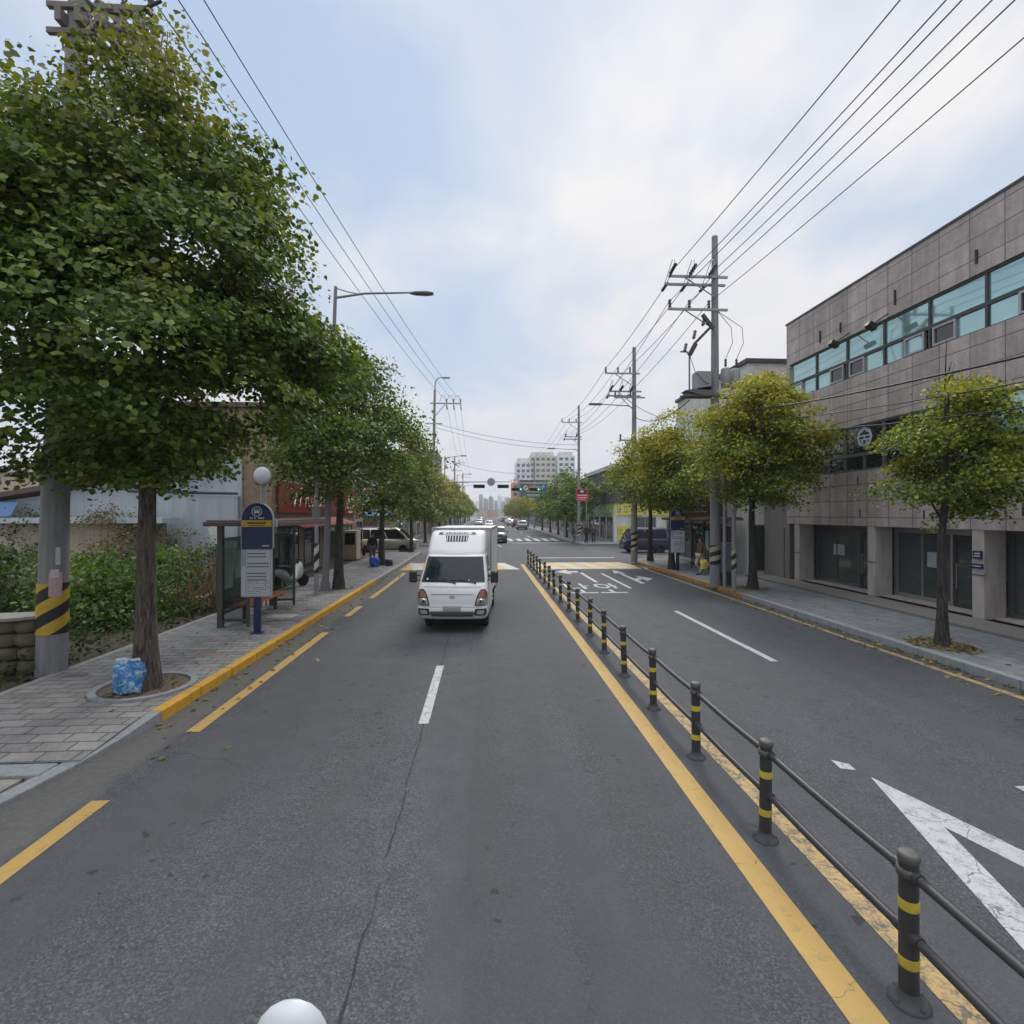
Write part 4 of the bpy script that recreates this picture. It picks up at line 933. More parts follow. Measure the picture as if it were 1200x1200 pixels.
p0.location=(0,ysp[0]-2.92,0)
for i,y in enumerate(ysp[1:]):
    o=copy_tree(p0,fen); o.location=(rnd.uniform(-.012,.012),y-2.92,0); o.rotation_euler=(rnd.uniform(-.02,.02),rnd.uniform(-.035,.035),rnd.random()*6)
b=MB()
for z in (.775,.41):
    pass
rr=[]
for z in (.775,.41):
    b=MB(); n=7; b.tube([(0,1.53*k/n,z-.012*math.sin(PI*k/n)) for k in range(n+1)],.029,10); b.tube([(0,.0,z),(0,.09,z)],.036,10); b.tube([(0,1.44,z),(0,1.53,z)],.036,10); rr.append(b.build('rail',fpost,fen))
for o in rr: o.location=(0,ysp[0]-2.92,0)
for i,y in enumerate(ysp[1:-1]):
    for q in rr:
        o=q.copy(); COL.objects.link(o); o.parent=fen; o.location=(0,y-2.92,0)
# big concrete pole on the left
def wrap(t,r0,r1,z0,z1,m,name='guard_wrap',off=(0,0)):
    b=MB(); b.lathe([(r0,z0),(r1,z1)],20,Matrix.Translation((off[0],off[1],0))); return b.build(name,m,t)
def insul(b,p,d,l=.35,r=.06,n=4):
    p=Vector(p); d=Vector(d).normalized()
    pts=[];rad=[]
    for i in range(n*2+1): pts.append(p+d*l*i/(n*2)); rad.append(r if i%2 else r*.45)
    b.tube(pts,rad,8)
p=gr(61,788,.12); pl=thing('utility_pole','thick concrete utility pole with yellow and black striped guard and pasted notices','utility pole',tuple(p))
LX=.55
b=MB(); b.tube([(0,0,-.05),(LX*.1,0,3),(LX,0,14.6)],[.225,.20,.135],24); b.build('shaft',polec,pl)
b=MB(); b.tube([(LX*.02,0,.70),(LX*.045,0,1.58)],[.229,.224],24,cap=False); b.build('guard_wrap',STY,pl)
b=MB()
for (a,z,w,h_) in ((-.75,1.35,.2,.42),(-.8,1.68,.12,.14),(-.62,1.9,.07,.3)):
    for k in range(4):
        t0=a-w*2+w*4*k/4-.0; t1=a-w*2+w*4*(k+1)/4; R=.232
        b.quad((R*math.cos(t0)+.02,R*math.sin(t0),z),(R*math.cos(t1)+.02,R*math.sin(t1),z),(R*math.cos(t1)+.02,R*math.sin(t1),z+h_),(R*math.cos(t0)+.02,R*math.sin(t0),z+h_),0 if z!=1.35 else 1)
b.build('notice',[paper,paper2],pl)
b=MB()
for z in (13.1,11.5,11.05): b.box(LX-.5,LX+1.2,-.22,-.14,z,z+.09); b.box(LX-.5,LX+1.2,.14,.22,z,z+.09)
for k in range(5): b.box(LX-.3+.32*k,LX-.2+.32*k,-.3,.3,11.2,11.42)
b.tube([(LX,-.18,12.2),(LX+1.1,-.18,13.1)],.03,6); b.tube([(LX,-.18,10.3),(LX+1.0,-.18,11.05)],.03,6); b.build('crossarm',M('weathered_arm',(.17,.15,.13),.7,.3,6),pl)
b=MB()
for k in range(3):
    x=LX+.2+.45*k
    for a_ in (((x,.2,13.15),(0,1,.03),.6,.06),((x,-.2,11.5),(.25,-.2,-.9),.5,.05),((x,0,11.6),(0,0,1),.3,.06)):
        b=MB(); insul(b,*a_); b.build('insulator',porc,pl)
b=MB()
for k in range(3):
    x=LX+.35+.5*k; pts=[(x+.12,-.25,11.1)]+[(x+.12+.1*math.sin(j*.6),-.3-.1*j,10.9-.22*j) for j in range(8)]; b.tube(pts,.012,5)
b.tube([(LX+1.4,-.2,11.7),(LX+.9,-.3,11.3),(LX+.4,-.3,11.4),(LX+.1,-.2,11.7)],.03,6)
b.build('jumper',wirem,pl)
PL=p
# generic pole
def gpole(label,pos,h,r0,r1,arms,guard=None,lamp=None,extra=None):
    t=thing('utility_pole',label,'utility pole',pos)
    b=MB(); b.tube([(0,0,-.05),(0,0,h)],[r0,r1],16); b.build('shaft',polec,t)
    if guard: wrap(t,r0+.004,r0-.0+.003,guard[0],guard[1],STW)
    a=MB()
    for (z,xl,xr,n,st) in arms:
        a.box(xl,xr,-.14,-.06,z,z+.08)
        if st=='d': a.box(xl,xr,.06,.14,z-.22,z-.14)
        a.tube([(xl*.65,-.1,z),(0,-.1,z-.75)],.025,5)
        for k in range(n):
            x=xl+.05+(-.25-xl)*k/max(1,n-1)*.95; ins=MB()
            if st=='d':
                insul(ins,(x,-.14,z+.1),(0,-1,.2),.6,.075,4); insul(ins,(x,.14,z-.1),(0,1,-.1),.6,.075,4)
                ins.tube([(x,-.6,z+.15),(x+.1,-.3,z+.6),(x+.15,0,z+.75),(x+.1,.3,z+.4),(x,.6,z-.1)],.012,5)
            else: insul(ins,(x,-.1,z+.08),(0,0,1),.32,.07,3)
            ins.build('insulator',porc,t)
    a.build('crossarm',steel,t)
    if lamp:
        z,ln,up=lamp; b=MB(); b.tube([(0,0,z),(-.35,0,z+up*.7),(-ln,0,z+up)],.035,8); b.build('lamp_arm',steel,t)
        b=MB(); b.obox(Matrix.Translation((-ln-.3,0,z+up)),.75,.26,.12); b.build('lamp_head',greypaint,t,bevel=.04)
    if extra: extra(t)
    return t
def trafo(t):
    for x,y in ((.42,0),(.85,.1)): b=MB(); b.lathe([(.16,0),(.18,.04),(.18,.68),(.15,.74),(0,.78)],14,Matrix.Translation((x,y,7.6))); b.build('transformer',M('grey_tank2',(.27,.29,.30),.5,.2,3),t)
    b=MB()
    b.box(-.8,-.25,-.25,.25,7.45,8.15); b.build('transformer',M('grey_tank2',(.27,.29,.30),.5,.2,3),t)
    b=MB(); b.box(-1.3,1.1,-.2,-.1,7.2,7.3); b.box(-1.3,1.1,.1,.2,7.2,7.3); b.prism([(-1.25,.32),(-.2,.5),(-.2,.15),(-.5,.1)],basis((0,-.25,7.1),(1,0,0),(0,0,1)),-.5); b.build('platform',M('platform_dark',(.12,.12,.12),.7,.2),t)
    b=MB()
    for a_ in [((x,0,8.4),(0,0,1),.3,.06,3) for x in (.42,.85)]+[((-.5-.35*k,-.2,10.2-.5*k),(-.3,-.3,-.9),.4,.07,3) for k in range(3)]:
        b=MB(); insul(b,*a_); b.build('insulator',porc,t)
    b=MB()
    b.obox(Matrix.Translation((-1.0,-.3,8.95))@Matrix.Rotation(.5,4,'Y'),.16,.1,.5); b.obox(Matrix.Translation((-.4,-.3,10.0))@Matrix.Rotation(.9,4,'Y'),.7,.1,.12); b.obox(Matrix.Translation((-.6,-.3,9.5))@Matrix.Rotation(-.8,4,'Y'),.9,.08,.1)
    b.build('cutout',porc,t)
    b=MB()
    for x in (.42,.85): b.tube([(x,0,8.7),(x+.25,-.05,9.3),(x+.2,-.05,9.9),(.05,-.1,10.5)],.012,5)
    b.tube([(-1.1,-.3,8.7),(-.9,-.3,8.1),(-.5,-.3,7.7),(-.2,-.2,7.65)],.012,5); b.build('jumper',wirem,t)
    b=MB(); b.tube([(-1.0,0,7.3),(-1.0,0,8.8),(-1.1,0,8.95),(-1.35,0,8.95)],.035,6); b.build('lamp_arm',greypaint,t)
R1=gr(838,686,.15); R2=gr(743,657,.15); R3=(9.25,49.5,.15); R2.x=8.8
gpole('tall concrete utility pole carrying transformers beside the broad ginkgo',tuple(R1),13.4,.20,.11,[(11.75,-1.85,.45,3,'d'),(10.5,-1.85,.45,3,'p')],(.8,1.55),None,trafo)
gpole('concrete utility pole at the side street corner with several levels of crossarms',tuple(R2),12.5,.19,.10,[(10.9,-1.75,.3,3,'p'),(9.85,-1.5,.4,3,'d'),(9.5,-1.2,.6,2,'p'),(7.0,-.9,.1,1,'p')],(.6,1.7),(8.9,2.0,.25))
gpole('utility pole behind the red road sign on the far corner',R3,13.3,.18,.10,[(11.6,-1.7,.3,3,'p'),(10.2,-1.4,.3,2,'d')],(.6,1.7),(8.8,2.4,.3))
L2=(-5.0,51,.15)
t=thing('utility_pole','slender utility pole with a curved lamp on top, rising over the left trees','utility pole',L2)
b=MB(); b.tube([(-.1,0,-.05),(.15,0,15)],[.19,.11],14); b.build('shaft',polec,t)
b=MB(); b.tube([(.15,0,15),(.2,0,15.8),(.5,0,16.2),(1.0,0,16.25)],.06,8); b.build('lamp_arm',steel,t); b=MB(); b.obox(Matrix.Translation((1.3,0,16.22)),.7,.25,.12); b.build('lamp_head',greypaint,t,bevel=.03)
b=MB(); b.box(-.3,2.75,-.15,-.05,13.6,13.72); b.tube([(.1,-.1,12.3),(1.2,-.1,13.6)],.04,6); b.build('crossarm',steel,t)
for q in ((-.8,.9,-.15,-.05,11.6,11.7),(-.6,.5,-.15,-.05,8.4,8.5)): b=MB(); b.box(*q); b.build('crossarm',steel,t)
b=MB()
for x in (1.3,2.0,2.7):
    b=MB(); insul(b,(x,-.1,13.75),(0,0,1),.35,.08,3); insul(b,(x,.0,13.55),(.1,.3,-1),.5,.07,3); b.tube([(x,-.2,14.05),(x-.2,0,14.5),(x-.5,.2,14.45),(x-.7,.3,13.9)],.02,5); b.build('insulator',porc,t)
for i,(x,y,h,lb) in enumerate(((-5.2,92,13,'utility pole in far left row, second after curved lamp'),(-5.2,128,13,'utility pole in far left row, third after curved lamp'),(9.4,95,13,'utility pole in the far right row, next after the red road sign'),(9.4,140,13,'utility pole in the far right row, second after the red road sign'))):
    s=1 if x<0 else -1
    gpole(lb,(x,y,.15),h,.18,.1,[(h-1.2,-.3 if s>0 else -2.0,2.0 if s>0 else .3,3,'p'),(h-2.6,-.6,1.4 if s>0 else .6,2,'p')])
# cables
def cable(label,pts,sag,r,n=14):
    t=tag(MB().tube(_cat(pts,sag,n),r,5).build('cable',wirem),label,'cable','overhead cables'); return t
def _cat(pts,sag,n):
    out=[]
    for i in range(len(pts)-1):
        a,b=Vector(pts[i]),Vector(pts[i+1])
        for k in range(n+(1 if i==len(pts)-2 else 0)):
            f=k/n; out.append(a.lerp(b,f)-Vector((0,0,sag[i]*4*f*(1-f))))
    return out
ax=R1.x; bx=R2.x
for k,nm in enumerate(('nearest the road','in the middle','nearest the pole')):
    o=.78*k
    cable('overhead cable of the upper right trio, %s'%nm,[(ax-1.8+o,-22,12.6),(ax-1.8+o,R1.y-.7,12.0),(ax-1.8+o,R1.y+.7,11.75),(bx-1.7+o*.85,R2.y,11.4),(7.6+o*.8,49.5,12.1),(7.6+o*.8,95,12.2),(7.6+o*.8,140,12.2)],[.7,0,.12,.5,.9,.9],.013)
    cable('overhead cable of the lower right trio, %s'%nm,[(ax-1.8+o,-22,11.4),(ax-1.8+o,R1.y,11.0),(bx-1.45+o*.8,R2.y-.5,10.1),(bx-1.45+o*.8,R2.y+.5,9.9),(8+o*.6,49.5,10.6)],[.75,.12,0,.4],.012)
for k,(x1,x2) in enumerate(((-5.75,-3.7),(-5.25,-3.0),(-4.72,-2.3))):
    cable('overhead cable over the left trees, %s'%('furthest from the road','middle of the three','nearest the road')[k],[(PL.x+LX+.35+.5*k,9.4,13.15),(x2,51,14.1),(-4.4+.7*k,92,12.4),(-4.4+.7*k,128,12.4)],[.55,.8,.8],.013)
cable('cable crossing above the road between the far poles, upper',[(-5,51,11.9),(9.2,49.5,9.6)],[.5],.02)
cable('cable crossing above the road between the far poles, lower',[(-5,51,11.5),(9.2,49.5,9.2)],[.55],.018)
cable('cable crossing above the road beyond the signals',[(-5.2,92,12.0),(9.4,95,10.3)],[.6],.03)
for k in range(3):
    cable('black service cable before the granite facade, %s'%('top one','middle one','lowest of the three')[k],[(R1.x,R1.y,6.7-.35*k),(9.4+.12*k,-10,5.9-.3*k)],[.9+.1*k],(.024,.014,.013)[k])
cable('service cable from the transformer pole to the corner house roof',[(R1.x,R1.y,8.0),(12,26,8.2)],[.3],.014)
cable('cable between the corner pole and the corner house, dark and slack',[(bx,R2.y,9.3),(11.95,26,7.8)],[.5],.016)
cable('dark cable between the two wired poles at lamp height',[(R1.x-1,R1.y,7.25),(bx,R2.y,8.6)],[.5],.022)
# street lamp
p=gr(381,692,.15)
t=thing('street_lamp','grey tapered street lamp post with one long arm, beside the slim striped post','street lamp',tuple(p))
b=MB(); b.tube([(0,0,0),(.04,0,1),(.36,0,10.9)],[.135,.12,.06],10,sm=True); b.build('post',greypaint,t)
b=MB(); b.box(-.2,.2,-.2,.2,0,.04); b.tube([(0,0,.04),(0,0,.3)],.165,10); b.build('base_plate',greypaint,t)
b=MB(); b.tube([(.36,0,10.5),(1.4,0,10.68),(3.1,0,10.75)],[.045,.04,.03],8); b.tube([(.36,0,10.85),(.8,0,10.72),(1.2,0,10.65)],.02,6); b.build('arm',greypaint,t)
b=MB(); b.loft([[(3.0+dx,w*c,10.73+h_*s) for c,s in [(math.cos(q*PI/4),math.sin(q*PI/4)) for q in range(8)]] for dx,w,h_ in ((0,.04,.04),(.2,.12,.07),(.6,.15,.08),(.85,.09,.05))]); b.build('lamp_head',M('lamp_head_grey',(.12,.12,.125),.4,.1),t)
p=gr(371,697,.15)
t=thing('striped_post','slim pale post wrapped in black and white stripes next to the street lamp','post',tuple(p))
b=MB(); b.tube([(0,0,0),(0,0,3.4),(.12,0,7.5)],[.075,.065,.05],10); b.build('post',steel,t); wrap(t,.082,.08,.75,1.75,stripe_mat('white_black_stripes',(.6,.6,.58),(.02,.02,.02),.5,1)); b=MB(); b.box(-.12,.12,-.1,.1,2.6,3.0); b.build('box',greypaint,t)
# convex mirror
p=Vector((-6.45,15.4,.15))
t=thing('traffic_mirror','round pale traffic mirror on a twin post above the bus shelter','traffic mirror',tuple(p))
b=MB(); b.tube([(-.06,0,0),(-.06,0,3.6)],.03,8); b.tube([(.07,0,0),(.07,0,3.6)],.03,8); b.build('post',steel,t)
Mx=Matrix.Translation((0,-.08,3.86))@Matrix.Rotation(PI/2,4,'X')
b=MB(); b.lathe([(.26,.0),(.26,.03),(.18,.07),(0,.09)],24,Mx); b.build('disc',M('mirror_back',(.55,.57,.6),.35,.08,3),t); b=MB(); b.lathe([(.26,-.02),(.28,-.02),(.28,.035),(.26,.035)],24,Mx); b.build('rim',greypaint,t)
# bus stop sign
def bus_sign(label,pos,rz):
    t=thing('bus_stop_sign',label,'bus stop sign',pos,rz,'bus stop signs')
    b=MB(); b.box(-.075,.075,-.04,.04,0,1.0); b.box(-.13,.13,-.09,.09,0,.02); b.build('post',navy,t,bevel=.008)
    w=.335; poly_=[(w,1.95),(w,2.62)]+[(w*math.cos(a),2.62+.37*math.sin(a)) for a in [PI*k/14 for k in range(1,14)]]+[(-w,2.62),(-w,1.95)]
    b=MB(); b.prism(poly_,basis((0,-.05,0),(1,0,0),(0,0,1)),-.10); hd=b.build('header',navy,t)
    b=MB(); b.prism([(x*1.06,z if z<2 else 2.62+(z-2.62)*1.06) for x,z in poly_],basis((0,-.03,0),(1,0,0),(0,0,1)),-.06); b.build('rim',silver,t)
    b=MB(); b.box(-w+.01,w-.01,-.06,-.051,2.45,2.6); b.build('name_band',M('amber_band',(.60,.38,.03),.5,.1),hd)
    b=MB()
    for k in range(9): b.box(-.2+.045*k,-.165+.045*k,-.066,-.061,2.52,2.56)
    b.box(-.17,.17,-.066,-.061,2.475,2.49); b.build('lettering',black,hd)
    b=MB(); n=22
    for k in range(n):
        a0,a1=2*PI*k/n,2*PI*(k+1)/n; P=lambda a,r:(r*math.cos(a),-.054,2.80+r*math.sin(a)); b.quad(P(a0,.098),P(a0,.115),P(a1,.115),P(a1,.098))
    b.box(-.062,.062,-.058,-.053,2.765,2.82); b.box(-.055,.055,-.058,-.053,2.835,2.85); b.box(-.062,-.05,-.058,-.053,2.82,2.85); b.box(.05,.062,-.058,-.053,2.82,2.85); b.box(-.05,-.03,-.058,-.053,2.74,2.765); b.box(.03,.05,-.058,-.053,2.74,2.765)
    b.build('bus_emblem',M('emblem_white',(.55,.62,.72),.5,.05),hd)
    b=MB()
    for k,wd in enumerate((.05,.02,.05,.0,.06,.06,.06)):
        x=-.15+.045*k; b.box(x,x+wd*.7,-.057,-.052,2.635,2.665)
    for k in range(4): b.box(.12+.04*k,.15+.04*k,-.057,-.052,2.0,2.03)
    b.build('lettering',M('emblem_white',(.6,.6,.6)),hd)
    b=MB(); b.box(-.33,.33,-.09,.0,.85,1.93); pn=b.build('timetable',M('timetable_frame',(.33,.36,.42),.5,.1),t)
    b=MB(); b.box(-.21,.31,-.097,-.091,.88,1.91); b.box(-.32,-.225,-.097,-.091,.88,1.55); b.build('sheet',M('timetable_sheet',(.50,.52,.55),.6,.12,3),pn)
    b=MB(); r=random.Random(2)
    for k in range(9):
        z=1.84-.075*k; x=-.19
        if k in (2,5): continue
        b.box(-.19,.29-.08*r.random(),-.103,-.098,z-.012,z+.012)
    for k in range(7):
        z=1.2-.045*k
        for q in range(8):
            if r.random()<.7: b.box(-.18+.06*q,-.18+.06*q+.03+.02*r.random(),-.102,-.098,z-.006,z+.006)
    b.build('lettering',M('ink',(.12,.13,.17),.7,.1),pn)
    return t
p=gr(302,742,.15); bus_sign('navy round-topped bus stop sign with an amber band, before the bench shelter',tuple(p),.05)
p=gr(794,668,.15); bus_sign('bus stop sign with a pale timetable on the far pavement under the yellowing ginkgos',tuple(p),-.1)
# shelters
def shelter(label,pos,rz):
    t=thing('bus_shelter',label,'bus shelter',pos,rz,'bus shelters'); fm=M('shelter_frame',(.07,.07,.068),.45,.2,5)
    for y in (0,3.0):
        b=MB(); b.box(-.06,.06,y-.06,y+.06,0,2.45); b.build('post',fm,t)
        b=MB(); b.box(.06,.62,y-.025,y+.025,.14,.2); b.box(.06,.62,y-.025,y+.025,2.1,2.16); b.box(.62,.68,y-.025,y+.025,0,2.45); pn=b.build('end_panel',fm,t)
        b=MB(); b.box(.06,.62,y-.006,y+.006,.2,2.1); b.build('pane',cgl,pn)
    b=MB(); b.box(-.03,.03,.06,2.94,.3,.36); b.box(-.03,.03,.06,2.94,2.1,2.16); b.box(-.025,.025,1.47,1.53,.36,2.1); pn=b.build('back_panel',fm,t)
    b=MB(); b.box(-.006,.006,.06,1.47,.36,2.1); b.box(-.006,.006,1.53,2.94,.36,2.1); b.build('pane',cgl,pn)
    b=MB(); b.box(.012,.02,.15,.55,.9,1.9); b.box(.012,.02,.7,1.2,1.1,1.85); b.build('poster',M('pale_green_poster',(.42,.55,.50),.6,.2,4),t)
    b=MB(); b.box(-.25,1.5,-.35,3.5,2.452,2.56); b.box(-.2,1.45,-.3,3.45,2.56,2.6); b.build('roof',M('shelter_roof',(.10,.075,.07),.5,.25,3),t,bevel=.02)
    b=MB()
    for k in range(4): b.box(.12+.12*k,.22+.12*k,.25,2.7,.44,.48)
    b.build('bench_seat',orange,t,bevel=.008)
    b=MB()
    for y in (.5,2.4): b.box(.15,.55,y-.04,y+.04,.39,.44); b.box(.3,.38,y-.04,y+.04,0,.39)
    b.build('bench_leg',dkmetal,t)
    b=MB(); b.box(.9,1.48,-.42,-.352,2.44,2.6); b.build('name_board',M('shelter_name_board',(.5,.45,.44),.5,.1),t)
    return t
shelter('dark framed bus shelter with an orange bench behind the navy sign',(-6.35,12.75,.15),0)
shelter('bus shelter in front of the dark red shop sign on the far pavement',(11.25,25.6,.15),PI)
# posts and cabinet by the transformer pole
p=gr(849,689,.15); t=thing('slim_post','plain slim grey post between the transformer pole and the grey cabinet','post',tuple(p)); b=MB(); b.tube([(0,0,0),(0,0,4.4)],[.07,.055],10); b.build('post',steel,t)
p=gr(860,693,.15); t=thing('striped_post','short bent-topped pipe post with beige and black stripes beside the broad ginkgo','post',tuple(p)); b=MB(); b.tube([(0,0,0),(0,0,2.7),(.05,0,3.0),(.4,.3,3.05)],[.08,.075,.07,.06],10); b.build('post',polec,t); wrap(t,.086,.084,.75,1.5,STW)
p=gr(854,688,.15); t=thing('cabinet','blue grey electrical cabinet on a stand behind the slim posts','cabinet',(p.x+.12,p.y+.45,.15)); b=MB(); b.box(-.28,.28,-.2,.2,.5,1.6); b.box(-.31,.31,-.23,.23,1.6,1.64); b.build('body',M('cabinet_blue_grey',(.12,.15,.19),.5,.15,4),t,bevel=.015); b=MB(); b.box(-.2,.2,-.12,.12,0,.5); b.build('stand',dkmetal,t); b=MB(); b.box(-.25,.25,-.215,-.202,.56,1.54); b.build('door',M('cabinet_door',(.14,.17,.21),.5,.15,4),t)
# tyre stacks
tym=M('painted_tyre',(.15,.13,.095),.9,.3,7,0,.3,(1,1,1),.5)
b=MB(); b.lathe([(.12,.035),(.155,.0),(.19,.025),(.218,.07),(.226,.12),(.218,.17),(.19,.215),(.155,.24),(.12,.205),(.12,.035)],26); ty=b.build('tyre',tym)
stk=[(32,790,'right'),(2,792,'middle'),(-30,795,'left')]; first=True
for ci,(px,py,nm) in enumerate(stk):
    q=gr(px,py,.1); q.x=q.x
    for k in range(4):
        o=ty if first else ty.copy()
        if not first: COL.objects.link(o)
        first=False; o.location=(q.x+rnd.uniform(-.02,.02),q.y+.1+rnd.uniform(-.02,.02),.1+.242*k); o.rotation_euler.z=rnd.random()*6; o.scale=(.96,.96,1)
        tag(o,'old beige painted tyre, %s of the %s'%(('lowest','second from the ground','third from the ground','topmost')[k],('stack touching the concrete pole','second stack from the concrete pole','third stack from the concrete pole')[ci]),'tyre','stacked tyres')
q=gr(5,792,.1); t=thing('slab','pale rough slab laid over the tyre stacks','slab',(q.x,q.y+.1,1.075)); b=MB()
for i in range(1): b.loft([[( .62*math.cos(a)*(1+.15*math.sin(3*a)),.3*math.sin(a)*(1+.1*math.cos(5*a)),z) for a in [2*PI*k/20 for k in range(20)]] for z in (0,.05)])
b.build('slab',concrete('rough_slab',(.33,.31,.28)),t)
b=MB(); r=random.Random(8)
p=gr(240,716,.1)
for i in range(70):
    a=r.uniform(-1,1); x=p.x+r.uniform(-1.1,.6); y=p.y+.35+r.uniform(-.6,.5); l=r.uniform(.8,2.0); d=Vector((a*.8+.3,r.uniform(-.4,.4),r.uniform(.25,1.1))).normalized()*l
    b.tube([(x,y,.1),(x+d.x*.5+r.uniform(-.05,.05),y+d.y*.5,.1+d.z*.5),(x+d.x,y+d.y,.1+d.z)],[.022,.018,.009],5)
o=b.build('brushwood',M('dry_stick',(.24,.17,.10),.9,.35,9)); o['kind']='stuff'
# rubbish bags
def lump(name,label,pos,w,h,m,seed,tie,cat='rubbish bag'):
    r=np.random.default_rng(seed); t=thing(name,label,cat,pos); rings=[]
    for i in range(15):
        f=i/14; rad=w/2*(.86+.14*math.sin(f*PI))*(1 if f<.86 else 1-(f-.86)*4.2)
        rg=[]
        for k in range(28):
            a=2*PI*k/28; q=rad*(1+.09*math.sin(3*a+f*7+seed)+.05*math.sin(7*a-f*12)+r.normal()*.025)*(1 if f<.86 else (1+.25*math.sin(6*a)))
            rg.append((q*math.cos(a),q*.75*math.sin(a),max(0,h*f+.02*math.sin(5*a+f*9))))
        rings.append(rg)
    b=MB(); b.loft(rings); b.build('bag',m,t)
    b=MB(); b.tube([(-w*.3,-.02,h*.86),(-w*.32,-.05,h*1.02),(-w*.12,-.03,h*1.03),(w*.1,-.02,h*.97),(w*.3,0,h*1.02),(w*.33,.02,h*.9)],[.02,.026,.022,.03,.024,.015],8); b.build('rim',tie,t)
    return t
bb,nt2,bs=NT('blue_bag'); pc=coords(nt2,'Object'); nz=noise(nt2,pc,9,4,.6,1.5); L(nt2,ramp(nt2,nz,[(.35,(.03,.13,.36)),(.52,(.08,.27,.55)),(.62,(.42,.56,.68))]),bs.inputs['Base Color']); bs.inputs['Roughness'].default_value=.25; bumpn(nt2,nz,bs,.6,.03)
p=gr(150,812,.15); lump('rubbish_bag','crumpled translucent blue rubbish bag leaning on the big ginkgo trunk',(p.x,p.y+.05,.15),.46,.50,bb,3,M('bag_rim',(.6,.63,.66),.5,.1))
p=gr(439,664,.15); lump('rubbish_bag','bright blue bag on the pavement beside the standing person',(p.x,p.y,.15),.52,.5,M('royal_bag',(.03,.08,.40),.4,.4,6),5,M('bag_rim',(.6,.63,.66)))
p=gr(456,663,.15); lump('bundle','small black and white bundle at the foot of the ginkgo behind the person',(p.x,p.y,.15),.4,.35,M('black_bundle',(.03,.03,.04),.5,.5,5),6,M('bag_rim',(.6,.63,.66)),'bundle')
p=gr(256,708,.1); lump('sack','dirty white sack lying by the stick pile',(p.x-.3,p.y+.2,.1),.7,.28,M('sack_white',(.45,.44,.41),.8,.2,5),9,M('bag_rim',(.6,.63,.66)),'sack')
# traffic signals and signs
def signal(b_,m_,x,y,z,lit=None,back=True,parent=None,n=4):
    b=MB(); b.box(x-.62,x+.62,y-.12,y+.12,z-.19,z+.19); hd=b.build('signal_head',M('signal_black',(.03,.03,.032),.5,.1),parent,parent.location,.02)
    for k in range(n):
        cx=x-.45+.3*k; Mx_=Matrix.Translation((cx,y-.121,z))@Matrix.Rotation(PI/2,4,'X')
        on=(lit==k)
        b=MB(); b.lathe([(.12,.0),(.1,.02),(0,.03)],14,Mx_); b.build('lens',M('green_lens_lit',(.1,.9,.6),.3,.02,4,emit=1.2) if on else M('lens_dark',(.05,.035,.035),.3,.1),hd,parent.location)
        b=MB(); b.lathe([(.135,0),(.135,.16),(.125,.16),(.125,0)],14,Mx_); b.build('visor',M('signal_black',(.03,.03,.032)),hd,parent.location)
def gantry(label,base,z,xend):
    t=thing('traffic_signal',label,'traffic signal',base)
    b=MB(); b.tube([(base[0],base[1],0),(base[0],base[1],z+.4)],[.14,.10],12); b.build('post',steel,t,t.location)
    b=MB(); b.tube([(base[0],base[1],z+.25),(xend,base[1],z+.3)],[.07,.04],10); b.build('arm',steel,t,t.location); return t
def xat(px,D): return (px-567)/600*D
t=gantry('signal arm from the left carrying two dark heads and a grey round sign back',(-5.4,56,.15),6.1,3.1)
for px in (561.5,589.5): signal(None,None,xat(px,56),55.8,5.88,None,True,t)
b=MB(); b.lathe([(.44,-.02),(.44,.02)],24,Matrix.Translation((xat(575.5,56),55.75,6.35))@Matrix.Rotation(PI/2,4,'X')); b.build('sign_disc',M('sign_back',(.27,.28,.30),.5,.1),t,t.location)
t=gantry('signal arm from the right with green lit heads and a green direction sign',(9.6,60,.15),6.2,3.2)
for px in (605.5,626.5): signal(None,None,xat(px,60),59.8,5.75,3,False,t)
def disc(x,y,z,r,m,name,t,dy=0):
    b=MB(); b.lathe([(r,-.01),(r,.01)],24,Matrix.Translation((x,y-dy,z))@Matrix.Rotation(PI/2,4,'X')); return b.build(name,m,t,t.location)
sg=disc(xat(616,60),59.7,5.9,.40,redp,'round_sign',t); 
b=MB(); b.lathe([(.3,-.006),(.3,.006)],24,Matrix.Translation((xat(616,60),59.68,5.9))@Matrix.Rotation(PI/2,4,'X')); b.build('face',white,sg,t.location)
b=MB(); b.obox(Matrix.Translation((xat(616,60),59.665,5.9))@Matrix.Rotation(.8,4,'Y'),.07,.012,.62); b.tube([(xat(616,60)-.1,59.66,5.8),(xat(616,60)-.1,59.66,6.0),(xat(616,60)+.1,59.66,6.0)],.03,6); b.build('emblem',black,sg,t.location)
b=MB(); b.box(xat(633.5,60),xat(640,60),59.7,59.74,5.55,6.3); s=b.build('blue_sign',bluep,t,t.location); b=MB(); b.box(xat(635,60),xat(636,60),59.69,59.698,5.7,6.15); b.box(xat(636,60),xat(638.5,60),59.69,59.698,6.03,6.15); b.build('emblem',white,s,t.location)
b=MB(); b.box(xat(616.5,60),xat(634,60),59.9,59.95,4.75,5.4); s=b.build('direction_sign',M('sign_green',(.02,.22,.16),.5,.1),t,t.location)
b=MB(); x0_=xat(617,60)
for k in range(6): b.box(x0_+.1+.25*k,x0_+.28+.25*k,59.885,59.898,5.0,5.2)
b.box(x0_+.1,x0_+1.5,59.885,59.898,4.86,4.9); b.build('lettering',white,s,t.location)
t=thing('road_sign','red rectangular road sign on a tall post at the far corner','road sign',(9.2,47.6,.15))
